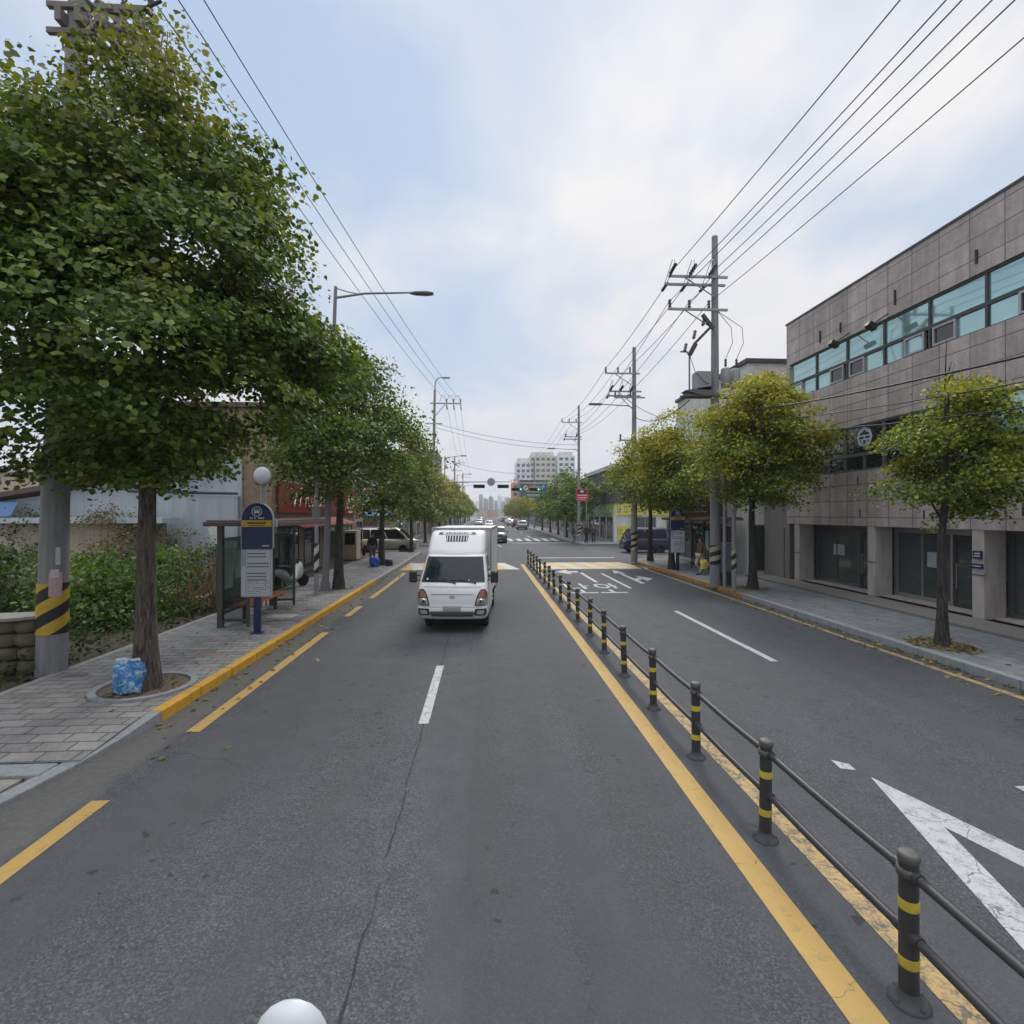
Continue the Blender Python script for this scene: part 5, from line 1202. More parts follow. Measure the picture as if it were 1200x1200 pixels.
b=MB(); b.tube([(.42,.05,0),(.42,.05,5.3)],.05,8); b.build('post',steel,t); b=MB(); b.box(-.58,.58,-.03,.0,3.95,5.05); s=b.build('panel',M('sign_red',(.50,.04,.06),.5,.1),t)
b=MB(); b.box(-.15,.12,-.04,-.031,4.75,4.92); b.box(-.45,.45,-.04,-.031,4.45,4.52); b.box(-.4,.45,-.04,-.031,4.25,4.30); b.box(-.45,.3,-.04,-.031,4.1,4.14); b.build('lettering',white,s)
b=MB(); b.box(-.45,.45,-.036,-.031,4.6,4.98); b.build('band',darkred,s)
t=thing('bollard','small dark bollard at the side street kerb before the navy van','bollard',(9.9,33.0,0)); b=MB(); b.lathe([(.07,0),(.07,.9),(.03,.96),(0,.97)],10); b.build('post',dkmetal,t)
for i,(x,lb) in enumerate(((-5.6,'street lamp with one arm in the far left row'),)):
    for y,l2 in ((74,', first beyond the curved lamp pole'),(108,', second beyond the curved lamp pole'),(150,', third beyond the curved lamp pole')):
        t=thing('street_lamp',lb+l2,'street lamp',(x,y,.15)); b=MB(); b.tube([(0,0,0),(0,0,11)],[.12,.06],8); b.build('post',greypaint,t); b=MB(); b.tube([(0,0,10.8),(2.4,0,11.1)],.04,6); b.build('arm',greypaint,t); b=MB(); b.obox(Matrix.Translation((2.7,0,11.08)),.8,.3,.12); b.build('lamp_head',dkmetal,t)
# ---------------------------------------------------------------- vehicles
lampglass=glass('lamp_glass',(.42,.42,.42),.3,.08); amber=glass('amber_lens',(.30,.10,.045),0,.15); chrome=M('chrome',(.6,.6,.6),.15,.05,3,1.0); redlens=glass('red_lens',(.30,.015,.015),0,.15)
paper_w=M('sticker_white',(.6,.6,.6),.6,.05)
plate=M('plate_grey',(.30,.30,.31),.6,.1,3); rimm=M('wheel_rim',(.50,.50,.51),.45,.15,6,.15)
def wheel(parent,x,y,r,w,side,rim=rimm):
    Mx=Matrix.Translation((x,y,r))@Matrix.Rotation(PI/2,4,'Y')
    b=MB(); b.lathe([(r*.62,-w/2),(r*.9,-w/2),(r,-w*.32),(r,w*.32),(r*.9,w/2),(r*.62,w/2)],24,Mx); t=b.build('wheel',rubber,parent)
    s=1 if side>0 else -1
    b=MB(); b.lathe([(r*.62,s*w*.48),(r*.55,s*w*.38),(r*.3,s*w*.30),(r*.14,s*w*.36),(0,s*w*.36)],20,Mx)
    for k in range(5):
        a=2*PI*k/5; b.lathe([(r*.07,s*w*.34),(0,s*w*.37)],6,Mx@Matrix.Translation((r*.4*math.cos(a),r*.4*math.sin(a),0)))
    b.build('rim',rim,t); return t
class Cab:
    # body described by height: front offset, half width; front corners rounded
    def __init__(s,prof,yr,rf=.16,bulge=.05): s.p=prof; s.yr=yr; s.rf=rf; s.bu=bulge
    def at(s,z):
        p=s.p
        if z<=p[0][0]: return p[0][1],p[0][2]
        for (a,fa,wa),(b_,fb,wb) in zip(p,p[1:]):
            if z<=b_:
                t=(z-a)/(b_-a); return fa+(fb-fa)*t, wa+(wb-wa)*t
        return p[-1][1],p[-1][2]
    def F(s,x,z):
        yf,w=s.at(z); ax_=min(abs(x),w); e=ax_-(w-s.rf); c=0 if e<=0 else s.rf-math.sqrt(max(0,s.rf**2-e**2))
        return yf+c+s.bu*(ax_/w)**2
    def ring(s,z,ins=0):
        yf,w=s.at(z); w-=ins; out=[]
        xs=[-w,-w+.004,-w+.012,-w+.028,-w+.05,-w+.08,-w+s.rf*.75,-w+s.rf,-w*.55,-w*.25,0,w*.25,w*.55,w-s.rf,w-s.rf*.75,w-.08,w-.05,w-.028,w-.012,w-.004,w]
        for x in xs: out.append((x,s.F(x*(w+ins)/w,z)+ins,z))
        yr=s.yr
        out+= [(w,yr-.06,z),(w-.06,yr,z),(-w+.06,yr,z),(-w,yr-.06,z)]
        return out
    def patch(s,pts,d=.006,nx=12,nz=6,thick=True):
        # pts: (z0,xl0,xr0),(z1,xl1,xr1)... rows
        vs=[];n=nx+1; rows=[]
        for (a,la,ra),(b_,lb,rb) in zip(pts,pts[1:]):
            for k in range(nz):
                t=k/nz; rows.append((a+(b_-a)*t,la+(lb-la)*t,ra+(rb-ra)*t))
        rows.append(pts[-1])
        for z,l,r in rows:
            for i in range(n):
                x=l+(r-l)*i/nx; vs.append((x,s.F(x,z)-d,z))
        fs=[(j*n+i,j*n+i+1,(j+1)*n+i+1,(j+1)*n+i) for j in range(len(rows)-1) for i in range(nx)]
        b=MB(); b.add(vs,fs,0,True); return b
wp=car_paint('truck_white',(.74,.745,.75)); winds=glass('windscreen',(.014,.02,.026),0,.04,.28); boxm=M('box_panel',(.60,.61,.62),.5,.06,2,0,0,(1,1,.4),.2); alum=M('box_edge',(.30,.30,.30),.5,.15,4,.4)
pf=at(531.5,728,12.4)
t=thing('box_truck','small white refrigerated box truck with a dark windscreen, driving towards the camera','truck',(pf.x-.04,pf.y,0),-.08)
C=Cab([(.33,.10,.80),(.38,.04,.845),(.46,.0,.865),(.62,.0,.872),(.64,.012,.872),(.80,.02,.872),(1.0,.05,.868),(1.16,.13,.862),(1.22,.19,.855),(1.55,.42,.80),(1.80,.60,.755),(1.86,.66,.735),(1.90,.80,.70)],1.75)
b=MB(); b.loft([C.ring(z) for z in (.33,.38,.46,.54,.62,.64,.72,.80,.9,1.0,1.08,1.16,1.22,1.3,1.42,1.55,1.68,1.80,1.86)]+[C.ring(1.90,.02),C.ring(1.915,.12)]); body=b.build('cab',wp,t)
C.patch([(1.235,-.765,.765),(1.30,-.755,.755),(1.80,-.675,.675)],.012,48,10).build('windscreen',winds,t)
# black windscreen border
b=MB()
for q in (C.patch([(1.215,-.75,.75),(1.245,-.745,.745)],.014,30,1),C.patch([(1.79,-.665,.665),(1.815,-.66,.66)],.014,30,1),C.patch([(1.215,-.785,-.735),(1.815,-.70,-.65)],.014,6,10),C.patch([(1.215,.735,.785),(1.815,.65,.70)],.014,6,10)): b.add(q.v,q.f,0,True)
b.build('windscreen_seal',black,t)
b=MB()
for x0,x1 in ((-.35,.05),(.18,.55)):
    p0=Vector((x1,C.F(x1,1.205)-.03,1.2)); p1=Vector((x0-.05,C.F(x0,1.27)-.025,1.27)); b.tube([p0,p1],.010,6); b.tube([p1+Vector((-.22,0,.0)),p1,p1+Vector((.25,0,.015))],.012,5); b.lathe([(.022,-.02),(.022,.03)],10,Matrix.Translation(p0))
b.build('wiper',black,t)
b=MB(); q=C.patch([(1.105,-.70,.70),(1.115,-.70,.70)],.003,10,1); b.add(q.v,q.f,0,True); q=C.patch([(.925,-.52,.52),(.94,-.53,.53)],.003,10,1); b.add(q.v,q.f,0,True); q=C.patch([(.632,-.85,.85),(.642,-.85,.85)],.004,14,1); b.add(q.v,q.f,0,True); b.build('panel_gap',M('gap_dark',(.06,.06,.06),.7,.1),t)
for s in (-1,1):
    P=lambda rows,d,nx=6,nz=5: C.patch([(z,min(s*a,s*c),max(s*a,s*c)) for z,a,c in rows],d,nx,nz)
    hl=P([(.665,.55,.855),(.72,.555,.862),(.86,.59,.862),(.98,.64,.845),(1.06,.70,.80)],.006).build('headlight',black,t)
    P([(.86,.62,.845),(.98,.665,.83),(1.03,.71,.79)],.011).build('indicator_lens',amber,hl)
    P([(.69,.58,.84),(.84,.61,.85)],.010).build('reflector',lampglass,hl)
    xc=s*.70; yc=C.F(xc,.765)
    b=MB(); b.lathe([(.075,0),(.07,.02),(.05,.03)],16,Matrix.Translation((xc,yc-.004,.77))@Matrix.Rotation(PI/2,4,'X')); b.build('bulb_housing',chrome,hl); b=MB(); b.lathe([(.05,.015),(.03,.03),(0,.035)],14,Matrix.Translation((xc,yc-.006,.77))@Matrix.Rotation(PI/2,4,'X')); b.build('bulb',dglass,hl)
    fg=P([(.43,.56,.80),(.48,.53,.835),(.60,.57,.835)],.006).build('fog_lamp',black,t); P([(.465,.59,.76),(.56,.62,.80)],.010).build('lens',lampglass,fg)
    # door glass and door
    b=MB(); sx=s; 
    def side(z,y): return (sx*(C.at(z)[1]+.004),y,z)
    b.add([side(1.23,.52),side(1.23,1.45),side(1.78,1.42),side(1.78,.86),side(1.55,.70)],[(0,1,2,3,4) if sx<0 else (4,3,2,1,0)]); b.build('door_window',winds,t)
    b=MB(); b.tube([side(.5,.42),side(.9,.40),side(1.2,.45),side(1.8,.82)],.006,4); b.tube([side(.5,1.5),side(1.2,1.55),side(1.82,1.5)],.006,4); b.build('door_gap',M('gap_dark',(.06,.06,.06)),t)
    b=MB(); b.box(min(sx*.866,sx*.89),max(sx*.866,sx*.89),1.25,1.4,1.05,1.09); b.build('door_handle',black,t)
    mt=MB(); mt.tube([(s*.84,.36,1.35),(s*.96,.30,1.40)],.018,6); mt.tube([(s*.84,.36,1.25),(s*.96,.30,1.26)],.018,6); mr=mt.build('mirror_arm',black,t)
    b=MB(); b.loft([[(s*1.01+.095*k*cx_,.24+yy,1.34+.15*k*cz) for cx_,cz in ((-1,-.8),(-.8,-1),(.8,-1),(1,-.8),(1,.8),(.8,1),(-.8,1),(-1,.8))] for yy,k in ((0,.75),(.03,.96),(.09,1.0),(.12,.95))]); b.build('wing_mirror',black,mr)
    wheel(t,s*.72,1.02,.305,.2,s); 
    for q in (-.12,.12): wheel(t,s*.66+q*.5,3.75,.30,.14,s) if q*s>0 else None
C.patch([(.40,-.50,.50),(.46,-.53,.53),(.53,-.53,.53)],.005).build('lower_grille',M('grille_grey',(.07,.07,.075),.6,.2),t)
C.patch([(.53,-.22,.22),(.66,-.22,.22)],.012).build('number_plate',plate,t)
yy=C.F(0,.875)-.008
b=MB(); pe=[(.07*math.cos(a),.038*math.sin(a)) for a in [2*PI*k/24 for k in range(24)]]; pi_=[(.055*math.cos(a),.026*math.sin(a)) for a in [2*PI*k/24 for k in range(24)]]
for k in range(24):
    k2=(k+1)%24; b.add([(pe[k][0],yy,.875+pe[k][1]),(pe[k2][0],yy,.875+pe[k2][1]),(pi_[k2][0],yy,.875+pi_[k2][1]),(pi_[k][0],yy,.875+pi_[k][1])],[(0,1,2,3)])
b.tube([(-.03,yy,.852),(-.02,yy,.898)],.008,5); b.tube([(.02,yy,.852),(.03,yy,.898)],.008,5); b.tube([(-.025,yy,.87),(.025,yy,.88)],.007,5); b.build('emblem',chrome,t)
q=C.patch([(1.27,-.66,-.62),(1.31,-.66,-.62)],.017,2,2); b=MB(); b.add(q.v,q.f)
for k in range(3): q=C.patch([(1.255,.22+.07*k,.265+.07*k),(1.285,.22+.07*k,.265+.07*k)],.017,2,2); b.add(q.v,q.f)
b.build('sticker',paper_w,t)
# roof fairing with the cooling unit
Fc=Cab([(1.87,.66,.735),(1.94,.70,.745),(2.2,.90,.735),(2.36,1.03,.715),(2.44,1.16,.68)],1.80,.14,.08)
b=MB(); b.loft([Fc.ring(z) for z in (1.87,1.90,1.94,2.02,2.1,2.2,2.28,2.36,2.41)]+[Fc.ring(2.44),Fc.ring(2.45,.1)]); fr=b.build('roof_fairing',wp,t)
Fc.patch([(2.18,-.27,.27),(2.33,-.30,.30)],.006).build('grille',black,fr)
b=MB()
for k in range(8): x=-.255+.073*k; q=Fc.patch([(2.19,x-.011,x+.011),(2.32,x-.011,x+.011)],.016,1,4); b.add(q.v,q.f)
b.build('slat',wp,fr)
Fc.patch([(2.355,-.50,.50),(2.425,-.47,.47)],.008).build('cooling_strip',M('strip_pale',(.5,.5,.5),.5,.2,20),fr)
b=MB()
for k in range(9): x=-.27+.065*k; q=Fc.patch([(2.37,x-.02,x+.02),(2.40+.01*(k%2),x-.02,x+.02)],.013,1,1); b.add(q.v,q.f)
for x in (-.44,.42): q=Fc.patch([(2.36,x-.05,x+.05),(2.41,x-.05,x+.05)],.013,1,1); b.add(q.v,q.f)
b.build('lettering',black,fr)
# insulated box
b=MB(); b.box(-.83,.83,1.86,4.95,.72,2.50); bx_=b.build('cargo_box',boxm,t,bevel=.02)
b=MB()
for x in (-.838,.838):
    for z in (.72,2.46): b.box(min(x,x*.975),max(x,x*.975),1.84,4.97,z,z+.05)
    b.box(min(x,x*.96),max(x,x*.96),1.845,1.9,.77,2.46); b.box(min(x,x*.96),max(x,x*.96),4.91,4.965,.77,2.46)
b.box(-.80,.80,1.845,1.9,2.455,2.51); b.build('edge_trim',alum,bx_)
b=MB(); b.box(-.45,.45,1.7,4.9,.42,.72); b.box(-.86,-.6,3.2,4.3,.62,.7); b.box(.6,.86,3.2,4.3,.62,.7); b.build('chassis',dkmetal,t)
b=MB()
for s in (-1,1): b.tube([(s*.78,2.0,.5),(s*.8,3.1,.5)],.02,6); b.tube([(s*.78,2.0,.36),(s*.8,3.1,.36)],.02,6)
b.build('side_guard',steel,t)

def car(name,label,cat,pos,rz,paint_,Ln,Wd,Ht,kind='sedan',group=None,rails=False,detail=True):
    t=thing(name,label,cat,pos,rz,group); w=Wd/2; wr=.33 if kind!='micro' else .27; g=.18
    if kind=='sedan': st=[(0,.45,.62),(.06,.24,.70),(.5,.2,.84),(1.15,.2,.93),(Ln-1.0,.2,.97),(Ln-.35,.22,.98),(Ln-.06,.3,.9),(Ln,.45,.75)]; gh=(1.0,1.75,Ln-1.55,Ln-.65)
    elif kind=='suv': st=[(0,.5,.75),(.06,.28,.9),(.45,.24,1.02),(1.1,.24,1.06),(Ln-.6,.24,1.08),(Ln-.15,.26,1.08),(Ln-.03,.35,1.0),(Ln,.5,.9)]; gh=(.95,1.65,Ln-.6,Ln-.12)
    else: st=[(0,.45,.8),(.04,.26,.95),(.25,.22,1.0),(.7,.2,1.02),(Ln-.5,.2,1.04),(Ln-.12,.22,1.04),(Ln-.03,.3,1.0),(Ln,.45,.9)]; gh=((.12,.65,Ln-.25,Ln-.06) if kind=='micro' else (.5,1.35,Ln-.4,Ln-.08))
    rings=[]
    for y,z0,z1 in st:
        e=1-.10*max(0,(.25-min(y,Ln-y))/.25)**2; ww=w*e; rings.append([(-ww*.93,y,z0),(ww*.93,y,z0),(ww,y,z0+.12),(ww,y,(z0+z1)/2),(ww*.97,y,z1-.08),(ww*.90,y,z1),(0,y,z1+.03),(-ww*.90,y,z1),(-ww*.97,y,z1-.08),(-ww,y,(z0+z1)/2),(-ww,y,z0+.12)])
    b=MB(); b.loft(rings); body=b.build('body',paint_,t)
    zb=st[3][2]-.02; a,bq,c,d=gh; tw=w*.78; bw=w*.92
    R=lambda z,y0,y1,hw,r=.10:[(-hw,y0+r,z),(-hw+r,y0,z),(hw-r,y0,z),(hw,y0+r,z),(hw,y1-r,z),(hw-r,y1,z),(-hw+r,y1,z),(-hw,y1-r,z)]
    b=MB(); b.loft([R(zb,a,d,bw),R(zb+(Ht-zb)*.5,(a+bq)/2-.05,(c+d)/2+.03,(bw+tw)/2+.03),R(Ht-.07,bq,c,tw),R(Ht,bq+.15,c-.15,tw-.12)]); b.build('cabin',paint_,t)
    mid=lambda f,p,q: p+(q-p)*f
    def gl(pts): 
        b=MB(); b.add(pts,[tuple(range(len(pts)))]); return b
    zt=Ht-.12; zl=zb+.06; f0=.06/(Ht-zb); f1=1-.12/(Ht-zb)
    # windscreen, rear window, sides: proud of the cabin by a few mm
    def yf(f): return mid(f/.5,a,(a+bq)/2-.05) if f<.5 else mid((f-.5)/.5,(a+bq)/2-.05,bq)
    def yr(f): return mid(f/.5,d,(c+d)/2+.03) if f<.5 else mid((f-.5)/.5,(c+d)/2+.03,c)
    def hw(f): return mid(f/.5,bw,(bw+tw)/2+.03) if f<.5 else mid((f-.5)/.5,(bw+tw)/2+.03,tw)
    def strip(fn):
        b=MB(); n=6; vs=[]
        for k in range(n+1):
            f=f0+(f1-f0)*k/n; vs+=fn(f,zb+(Ht-zb)*f)
        b.add(vs,[(2*k,2*k+1,2*k+3,2*k+2) for k in range(n)],0,True); return b
    strip(lambda f,z:[(-hw(f)+.10,yf(f)-.012,z),(hw(f)-.10,yf(f)-.012,z)]).build('windscreen',winds,t)
    strip(lambda f,z:[(hw(f)-.12,yr(f)+.012,z),(-hw(f)+.12,yr(f)+.012,z)]).build('rear_window',winds,t)
    for s in (-1,1):
        y0=lambda f:yf(f)+.16; y1=lambda f:yr(f)-.16; sp=[0,.36,.68,1] if kind!='sedan' else [0,.5,1]
        for k in range(len(sp)-1):
            strip(lambda f,z:[(s*(hw(f)+.008),mid(sp[k],y0(f),y1(f))+.03,z),(s*(hw(f)+.008),mid(sp[k+1],y0(f),y1(f))-.03,z)][::s]).build('side_window',winds,t)
        for y in (.18*Ln+.08,Ln-.2*Ln): wheel(t,s*(w-.10),y,wr,.2,s)
        hz=st[1][2]-.12
        b=MB(); b.box(min(s*w*.5,s*w*.9),max(s*w*.5,s*w*.9),-.0,.10,hz-.07,hz+.08); b.build('headlight',lampglass,t,bevel=.03)
        tz=st[-2][2]-.15
        b=MB(); b.box(min(s*w*.62,s*w*.95),max(s*w*.62,s*w*.95),Ln-.12,Ln-.005,tz-.1,tz+.12); b.build('tail_light',redlens,t,bevel=.03)
        b=MB(); b.box(min(s*w,s*(w+.18)),max(s*w,s*(w+.18)),a+.45,a+.56,zb+.0,zb+.14); b.build('wing_mirror',black if kind!='sedan' else paint_,t,bevel=.03)
        if rails: b=MB(); b.tube([(s*tw*.92,bq+.2,Ht+.04),(s*tw*.92,c-.2,Ht+.04)],.025,6); b.build('roof_rail',dkmetal,t)
    hz=st[1][2]
    b=MB(); b.box(-w*.45,w*.45,-.01,.05,hz-.2,hz-.06); b.build('grille',black,t,bevel=.01); b=MB(); b.box(-w*.85,w*.85,-.012,.06,.27,.45); b.build('bumper',black if kind=='suv' else paint_,t,bevel=.03)
    b=MB(); b.box(-.24,.24,-.022,-.013,.45,.56); b.box(-.24,.24,Ln+.002,Ln+.012,.6,.71); b.build('number_plate',plate,t)
    b=MB(); b.box(-w*.85,w*.85,Ln-.05,Ln+.015,.3,.5); b.build('rear_bumper',black if kind=='suv' else paint_,t,bevel=.03)
    return t
grey=car_paint('car_grey',(.13,.135,.14),.5); cwhite=car_paint('car_white',(.72,.72,.72)); csil=car_paint('car_champagne',(.42,.39,.34),.5); cblack=car_paint('car_black',(.02,.02,.022)); cnavy=car_paint('car_navy',(.005,.007,.042)); csilver=car_paint('car_silver',(.38,.39,.40),.6)
def vp(px,D): return (xat(px,D),D,0)
car('car','dark grey car half hidden behind the white box truck, coming this way','car',vp(583.5,50),0,grey,4.6,1.85,1.62,'suv')
gpc='cars on the far road'
car('car','white car coming this way, beyond the dark grey car','car',vp(573,107),0,cwhite,4.6,1.8,1.45,'sedan',gpc)
car('car','white car in the kerb lane far beyond the box truck, coming this way','car',vp(561,122),0,cwhite,4.7,1.85,1.6,'suv',gpc)
car('car','silver car furthest away on the oncoming side','car',vp(563,185),0,csilver,4.6,1.8,1.5,'sedan',gpc)
for px,D,pt,k,lb in ((610.5,96,csilver,'suv','pale silver car at the back of the line of cars under the right far trees'),(604.5,113,cblack,'suv','black car second in the line under the right far trees'),(598,128,csilver,'sedan','silver car third in the line under the right far trees'),(595,150,cwhite,'sedan','white car fourth in the line under the right far trees'),(590.5,178,grey,'suv','grey car fifth in the line under the right far trees'),(586.5,215,cwhite,'suv','white car at the head of the line under the right far trees')):
    p=vp(px,D); car('car',lb,'car',p,PI,pt,4.6,1.84,1.65 if k=='suv' else 1.46,k,gpc)
    bpy.data.objects  # each car faces away: its rear is towards the camera
car('minivan','champagne silver minivan parked across the left side street mouth','minivan',(-5.0,38.9,0),PI/2,csil,4.75,1.86,1.86,'van',None,True)
o=car('van','navy blue microvan parked in the right side street','van',(10.2,38.0,0),PI/2*1.0,cnavy,3.5,1.5,1.86,'micro'); o.rotation_euler.z=-PI/2; 
o.location=(10.35,38.0,0)
# scooter by the brick shop
def two_wheel(name,label,cat,pos,rz,kind):
    t=thing(name,label,cat,pos,rz)
    L_=1.25 if kind=='scooter' else 1.02; r=.24 if kind=='scooter' else .3; tr=.06 if kind=='scooter' else .022
    for y in (0,L_):
        b=MB(); b.lathe([(r-tr,-tr),(r,-tr*.6),(r,tr*.6),(r-tr,tr),(r-tr,-tr)],24,Matrix.Translation((0,y,r))@Matrix.Rotation(PI/2,4,'Y')); wh=b.build('wheel',rubber,t)
        b=MB()
        for k in range(8): a=PI*k/8; b.tube([(0,y+(r-tr)*math.cos(a),r+(r-tr)*math.sin(a)),(0,y-(r-tr)*math.cos(a),r-(r-tr)*math.sin(a))],.006 if kind!='scooter' else .018,4)
        b.build('spoke',rimm,wh)
    if kind=='scooter':
        b=MB(); b.loft([[(w_*c,y,z+h_*s_) for c,s_ in [(math.cos(2*PI*q/12),math.sin(2*PI*q/12)) for q in range(12)]] for y,z,w_,h_ in ((.05,.55,.06,.1),(.15,.62,.19,.32),(.28,.55,.2,.3),(.4,.32,.16,.08),(.65,.32,.16,.08),(.78,.45,.17,.2),(1.1,.6,.18,.18),(1.5,.68,.1,.08))]); b.build('body',M('scooter_white',(.6,.6,.6),.3,.1),t)
        b=MB(); b.loft([[(.15*c,y,z+.07*s_) for c,s_ in [(math.cos(2*PI*q/12),math.sin(2*PI*q/12)) for q in range(12)]] for y,z in ((.7,.76),(.95,.80),(1.35,.82))]); b.build('seat',black,t)
        b=MB(); b.tube([(0,.1,.3),(0,.25,1.0)],.03,8); b.tube([(-.33,.33,1.02),(0,.22,1.03),(.33,.33,1.02)],.02,8); b.build('handlebar',black,t)
        b=MB(); b.box(-.2,.2,1.2,1.6,.85,1.2); b.build('delivery_box',M('scooter_box',(.03,.03,.035),.4,.1),t,bevel=.03)
    else:
        fm=M('bike_frame',(.30,.05,.08),.4,.2)
        b=MB(); b.tube([(0,0,.3),(0,.1,.75)],.018,6); b.tube([(0,.1,.72),(0,.62,.72)],.018,6); b.tube([(0,.1,.68),(0,.5,.3),(0,.62,.78)],.018,6); b.tube([(0,.62,.7),(0,L_,.3),(0,.5,.3)],.014,6); b.build('frame',fm,t)
        b=MB(); b.box(-.07,.07,.52,.76,.78,.84); b.build('saddle',black,t,bevel=.02); b=MB(); b.tube([(-.28,.2,.98),(0,.1,.95),(.28,.2,.98)],.014,6); b.tube([(0,.1,.75),(0,.1,.95)],.014,6); b.build('handlebar',steel,t)
    return t
two_wheel('scooter','white delivery scooter parked before the brick shop behind the striped post','scooter',(-6.9,20.0,.15),2.6,'scooter')
two_wheel('bicycle','dark red bicycle leaning outside the cream shop','bicycle',(-7.7,33.4,.15),.5,'bike')
t=thing('cabinet','cream shop display cabinet standing beside the bicycle','cabinet',(-8.0,31.6,.15)); b=MB(); b.box(-.4,.4,-.5,.5,0,1.75); b.build('body',creamw,t,bevel=.02); b=MB(); b.box(-.3,.3,-.512,-.501,.9,1.6); b.build('pane',dglass,t)
# ---------------------------------------------------------------- people
def person(label,pos,rz,top,bot,hair,pose=0,h=1.68,bag=None):
    t=thing('person',label,'person',pos,rz); k=h/1.72; skin=M('skin',(.36,.22,.15),.6,.1)
    st_=.16 if pose else .06
    J=dict(pel=(0,0,.93),che=(0,.01,1.27),nek=(0,0,1.46),hd0=(0,-.02,1.55),hd1=(0,-.03,1.66),
     hl=(-.09,0,.90),kl=(-.10,-.03-st_,.50),al=(-.10,st_*.9,.09),tl=(-.11,-.14+st_*.9,.04),hr=(.09,0,.90),kr=(.10,-.04+st_*.3,.50),ar=(.10,-st_*.9+.02,.09),tr=(.11,-.13-st_*.9,.04),
     sl=(-.18,.01,1.40),el=(-.24,.05,1.12),wl=(-.24,-.03,.88),sr=(.18,.01,1.40),er=(.24,.04,1.12),wr=(.23,-.07,.88))
    def skinm(name,ed,rad,mat,root,parent):
        ks=[]; 
        for a,b_ in ed:
            for q in (a,b_):
                if q not in ks: ks.append(q)
        me=bpy.data.meshes.new(name); me.from_pydata([tuple(c*k for c in J[q]) for q in ks],[(ks.index(a),ks.index(b_)) for a,b_ in ed],[])
        o=bpy.data.objects.new(name,me); COL.objects.link(o); o.parent=parent
        sm=o.modifiers.new('s','SKIN'); sm.use_smooth_shade=True

        for i,q in enumerate(ks):
            v=me.skin_vertices[0].data[i]; r=rad[q]; v.radius=(r[0]*k,r[1]*k) if isinstance(r,tuple) else (r*k,r*k); v.use_root=(q==root)
        ss=o.modifiers.new('u','SUBSURF'); ss.levels=ss.render_levels=2; me.materials.append(mat); return o
    legs=[('pel','hl'),('hl','kl'),('kl','al'),('al','tl'),('pel','hr'),('hr','kr'),('kr','ar'),('ar','tr')]; arms=[('che','sl'),('sl','el'),('el','wl'),('che','sr'),('sr','er'),('er','wr')]
    rad=dict(pel=(.14,.10),che=(.15,.10),nek=.055,hd0=(.075,.085),hd1=(.075,.085),hl=.085,kl=.055,al=.04,tl=.035,hr=.085,kr=.055,ar=.04,tr=.035,sl=.055,el=.04,wl=.03,sr=.055,er=.04,wr=.03)
    body=skinm('body',[('pel','che'),('che','nek'),('nek','hd0'),('hd0','hd1')]+legs+arms,rad,skin,'pel',t)
    r2={q:(tuple(x*1.18+.008 for x in r) if isinstance(r,tuple) else r*1.25+.01) for q,r in rad.items()}
    skinm('trousers',legs[:3]+legs[4:7],dict(r2,al=.062,ar=.062,kl=.075,kr=.075),bot,'pel',t)
    skinm('jacket',[('pel','che'),('che','nek')]+arms,dict(r2,nek=.062,wl=.048,wr=.048),top,'che',t)
    b=MB()
    for s in (-1,1):
        q='tl' if s<0 else 'tr'; x,y,z=[c*k for c in J[q]]; b.loft([[(x+.05*math.cos(a),y+.02+.13*math.sin(a)-.0,zz) for a in [2*PI*i/12 for i in range(12)]] for zz in (0,.06)])
    b.build('shoes',black,t)
    b=MB(); rings=[]
    for i in range(7):
        f=i/6; z=(1.57+.20*f); rr=.105*math.sqrt(max(0,1-(max(0,f-.25)/.78)**2)); rings.append([(rr*.92*math.cos(a)*k,(.012+rr*1.05*math.sin(a))*k if math.sin(a)>-.3 else (.0+rr*.62*math.sin(a))*k,z*k) for a in [2*PI*j/14 for j in range(14)]])
    b.loft(rings); b.build('hair',hair,t)
    b=MB(); b.lathe([(.016,0),(.010,.02),(0,.03)],8,Matrix.Translation((0,-.105*k,1.60*k))@Matrix.Rotation(PI/2,4,'X'))
    for s in (-1,1): b.lathe([(.012,0),(0,.008)],8,Matrix.Translation((s*.032*k,-.10*k,1.635*k))@Matrix.Rotation(PI/2,4,'X'))
    b.build('face_features',skin,t)
    for s in (-1,1):
        wx,wy,wz=[c*k for c in J['wl' if s<0 else 'wr']]
        b=MB(); b.tube([(wx,wy,wz+.01),(wx,wy-.01,wz-.04),(wx,wy-.015,wz-.09)],[.022,.035,.03],8)
        for q in range(4): x=(q-1.5)*.0; yq=wy-.04+.017*q; b.tube([(wx,yq,wz-.08),(wx+s*-.004,yq-.004,wz-.125),(wx-s*.015,yq-.006,wz-.16-.008*(q in(1,2)))],[.0095,.009,.007],6)
        b.tube([(wx,wy-.03,wz-.03),(wx,wy-.06,wz-.06),(wx,wy-.065,wz-.10)],[.012,.010,.008],6)
        b.build('hand',skin,t)
    if bag:
        x,y,z=[c*k for c in J['wr']]
        lump('bag',bag[1],(0,0,0),.34,.42,bag[0],12,bag[0],'bag')
        o=[q for q in bpy.data.objects if q.get('label')==bag[1]][0]
        v=Matrix.Rotation(rz,4,'Z')@Vector((x+.05,y,z-.58)); o.location=Vector(pos)+v
    return t
dk=M('cloth_black',(.02,.02,.022),.9,.2); brn=M('cloth_brown',(.10,.055,.035),.9,.2); beige=M('cloth_beige',(.42,.38,.34),.9,.15); hb_=M('hair_black',(.012,.011,.01),.6,.2); dnm=M('cloth_denim',(.05,.06,.09),.9,.2); gry=M('cloth_grey',(.12,.12,.125),.9,.2)
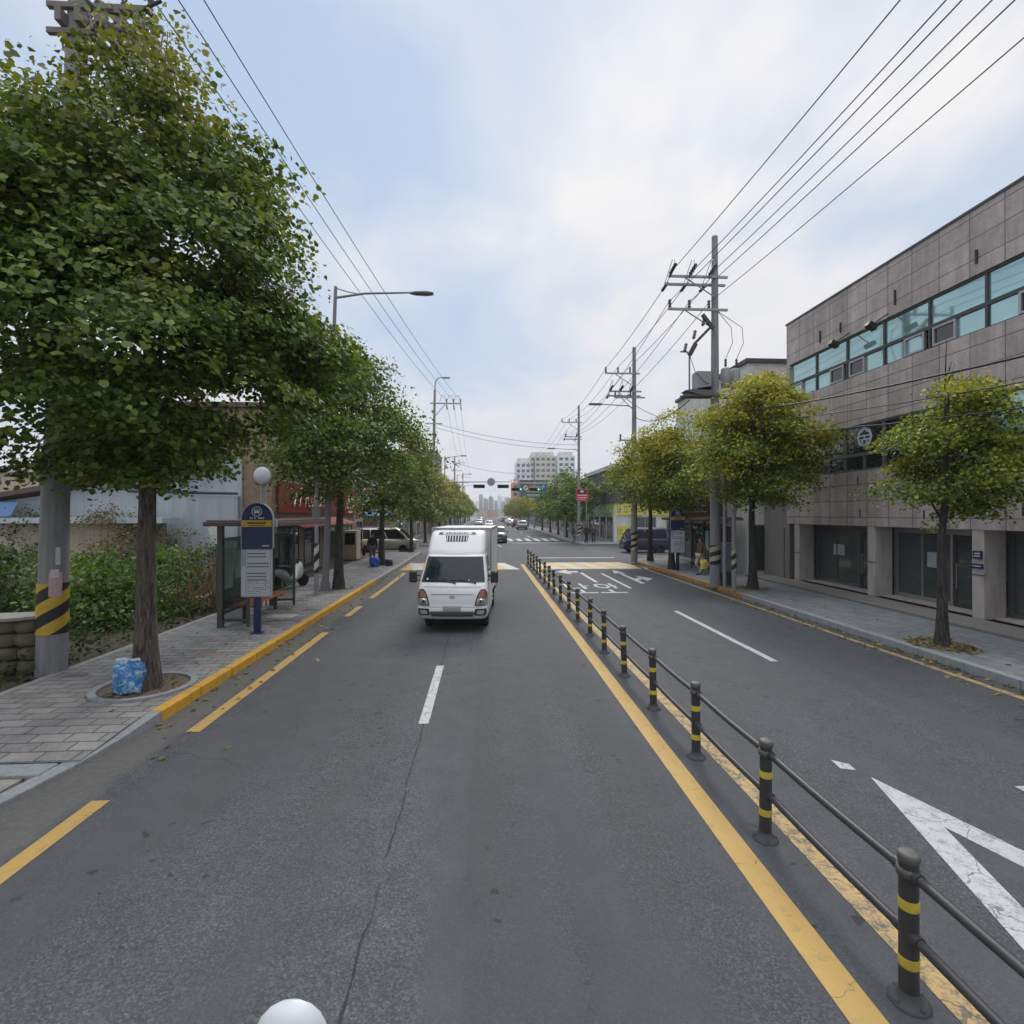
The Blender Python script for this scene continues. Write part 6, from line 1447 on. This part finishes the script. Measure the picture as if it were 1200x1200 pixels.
p=gr(441,660,.15); person('person in dark clothes standing beside the ginkgo trunk by the blue bag',(p.x-.28,p.y+.3,.15),.3,dk,gry,hb_,0,1.66)
p=gr(821,673,.15); person('person in brown top and pale trousers walking with a yellow bag',(p.x,p.y,.15),-1.2,brn,beige,hb_,1,1.66,(yellowp,'yellow bag carried by the walker in pale trousers'))
for px,lb,tp,bt,rz in ((688,'person in black, left of the pair waiting near the red road sign',dk,dk,.2),(697,'person in denim, right of the pair waiting near the red road sign',dnm,dk,-.4),(673,'person in dark clothes standing left of the red road sign by the striped pole',dk,gry,1.3)):
    D=47.5; person(lb,(xat(px,D)+.05*0,D,.15),rz,tp,bt,hb_,1,1.70)
# ---------------------------------------------------------------- the white car below the camera, one wing mirror reaching into view
mp=at(342,1228,1.60)
t=thing('camera_car','white van whose rounded wing mirror shows at the bottom edge of the picture','van',(0,0,0))
b=MB(); Cv=Cab([(.35,.0,.78),(.7,-.02,.84),(1.1,.02,.84),(1.5,.18,.80),(1.72,.30,.74),(1.78,.45,.68)],3.6,.18,.06)
b.loft([Cv.ring(z) for z in (.35,.5,.7,.9,1.1,1.3,1.5,1.72)]+[Cv.ring(1.78)]); o=b.build('body',cwhite,t); o.rotation_euler.z=PI; o.location=(.25,1.28,0)
for s in (-1,1):
    for y in (.35,-1.9): 
        w=wheel(t,.25+s*.74,y,.31,.2,s)
b=MB(); b.tube([(-.50,1.12,1.12),(mp.x+.02,mp.y-.03,1.10),(mp.x,mp.y,1.16)],.02,8); arm=b.build('mirror_arm',black,t)
b=MB(); rg=[]
for i in range(13):
    f=(1-math.cos(PI*i/12))/2; s_=max(0,1-abs(2*f-1)**2.6)**.5; rg.append([(mp.x+.118*s_*math.cos(a),mp.y+(.035 if math.sin(a)>0 else .085)*s_*math.sin(a),1.225+(f-.5)*.32) for a in [2*PI*j/24 for j in range(24)]])
b.loft(rg); b.build('wing_mirror',M('mirror_white',(.5,.52,.55),.4,.03),arm)
b=MB(); b.lathe([(.095,-.002),(.0,.004)],20,Matrix.Translation((mp.x,mp.y+.036,1.225))@Matrix.Diagonal((1,1,1.3,1))@Matrix.Rotation(PI/2,4,'X')); b.build('mirror_glass',chrome,arm)
# ---------------------------------------------------------------- thin morning haze
m=bpy.data.materials.new('haze'); m.use_nodes=True; nt=m.node_tree; nt.nodes.clear()
o_=nt.nodes.new('ShaderNodeOutputMaterial'); pv=nt.nodes.new('ShaderNodeVolumePrincipled'); pv.inputs['Color'].default_value=(.90,.94,1.0,1); pv.inputs['Density'].default_value=.00042; pv.inputs['Anisotropy'].default_value=.2
L(nt,pv.outputs[0],o_.inputs['Volume'])
b=MB(); b.box(-760,760,-60,1150,-6,62); o=b.build('haze',m); o['kind']='stuff'
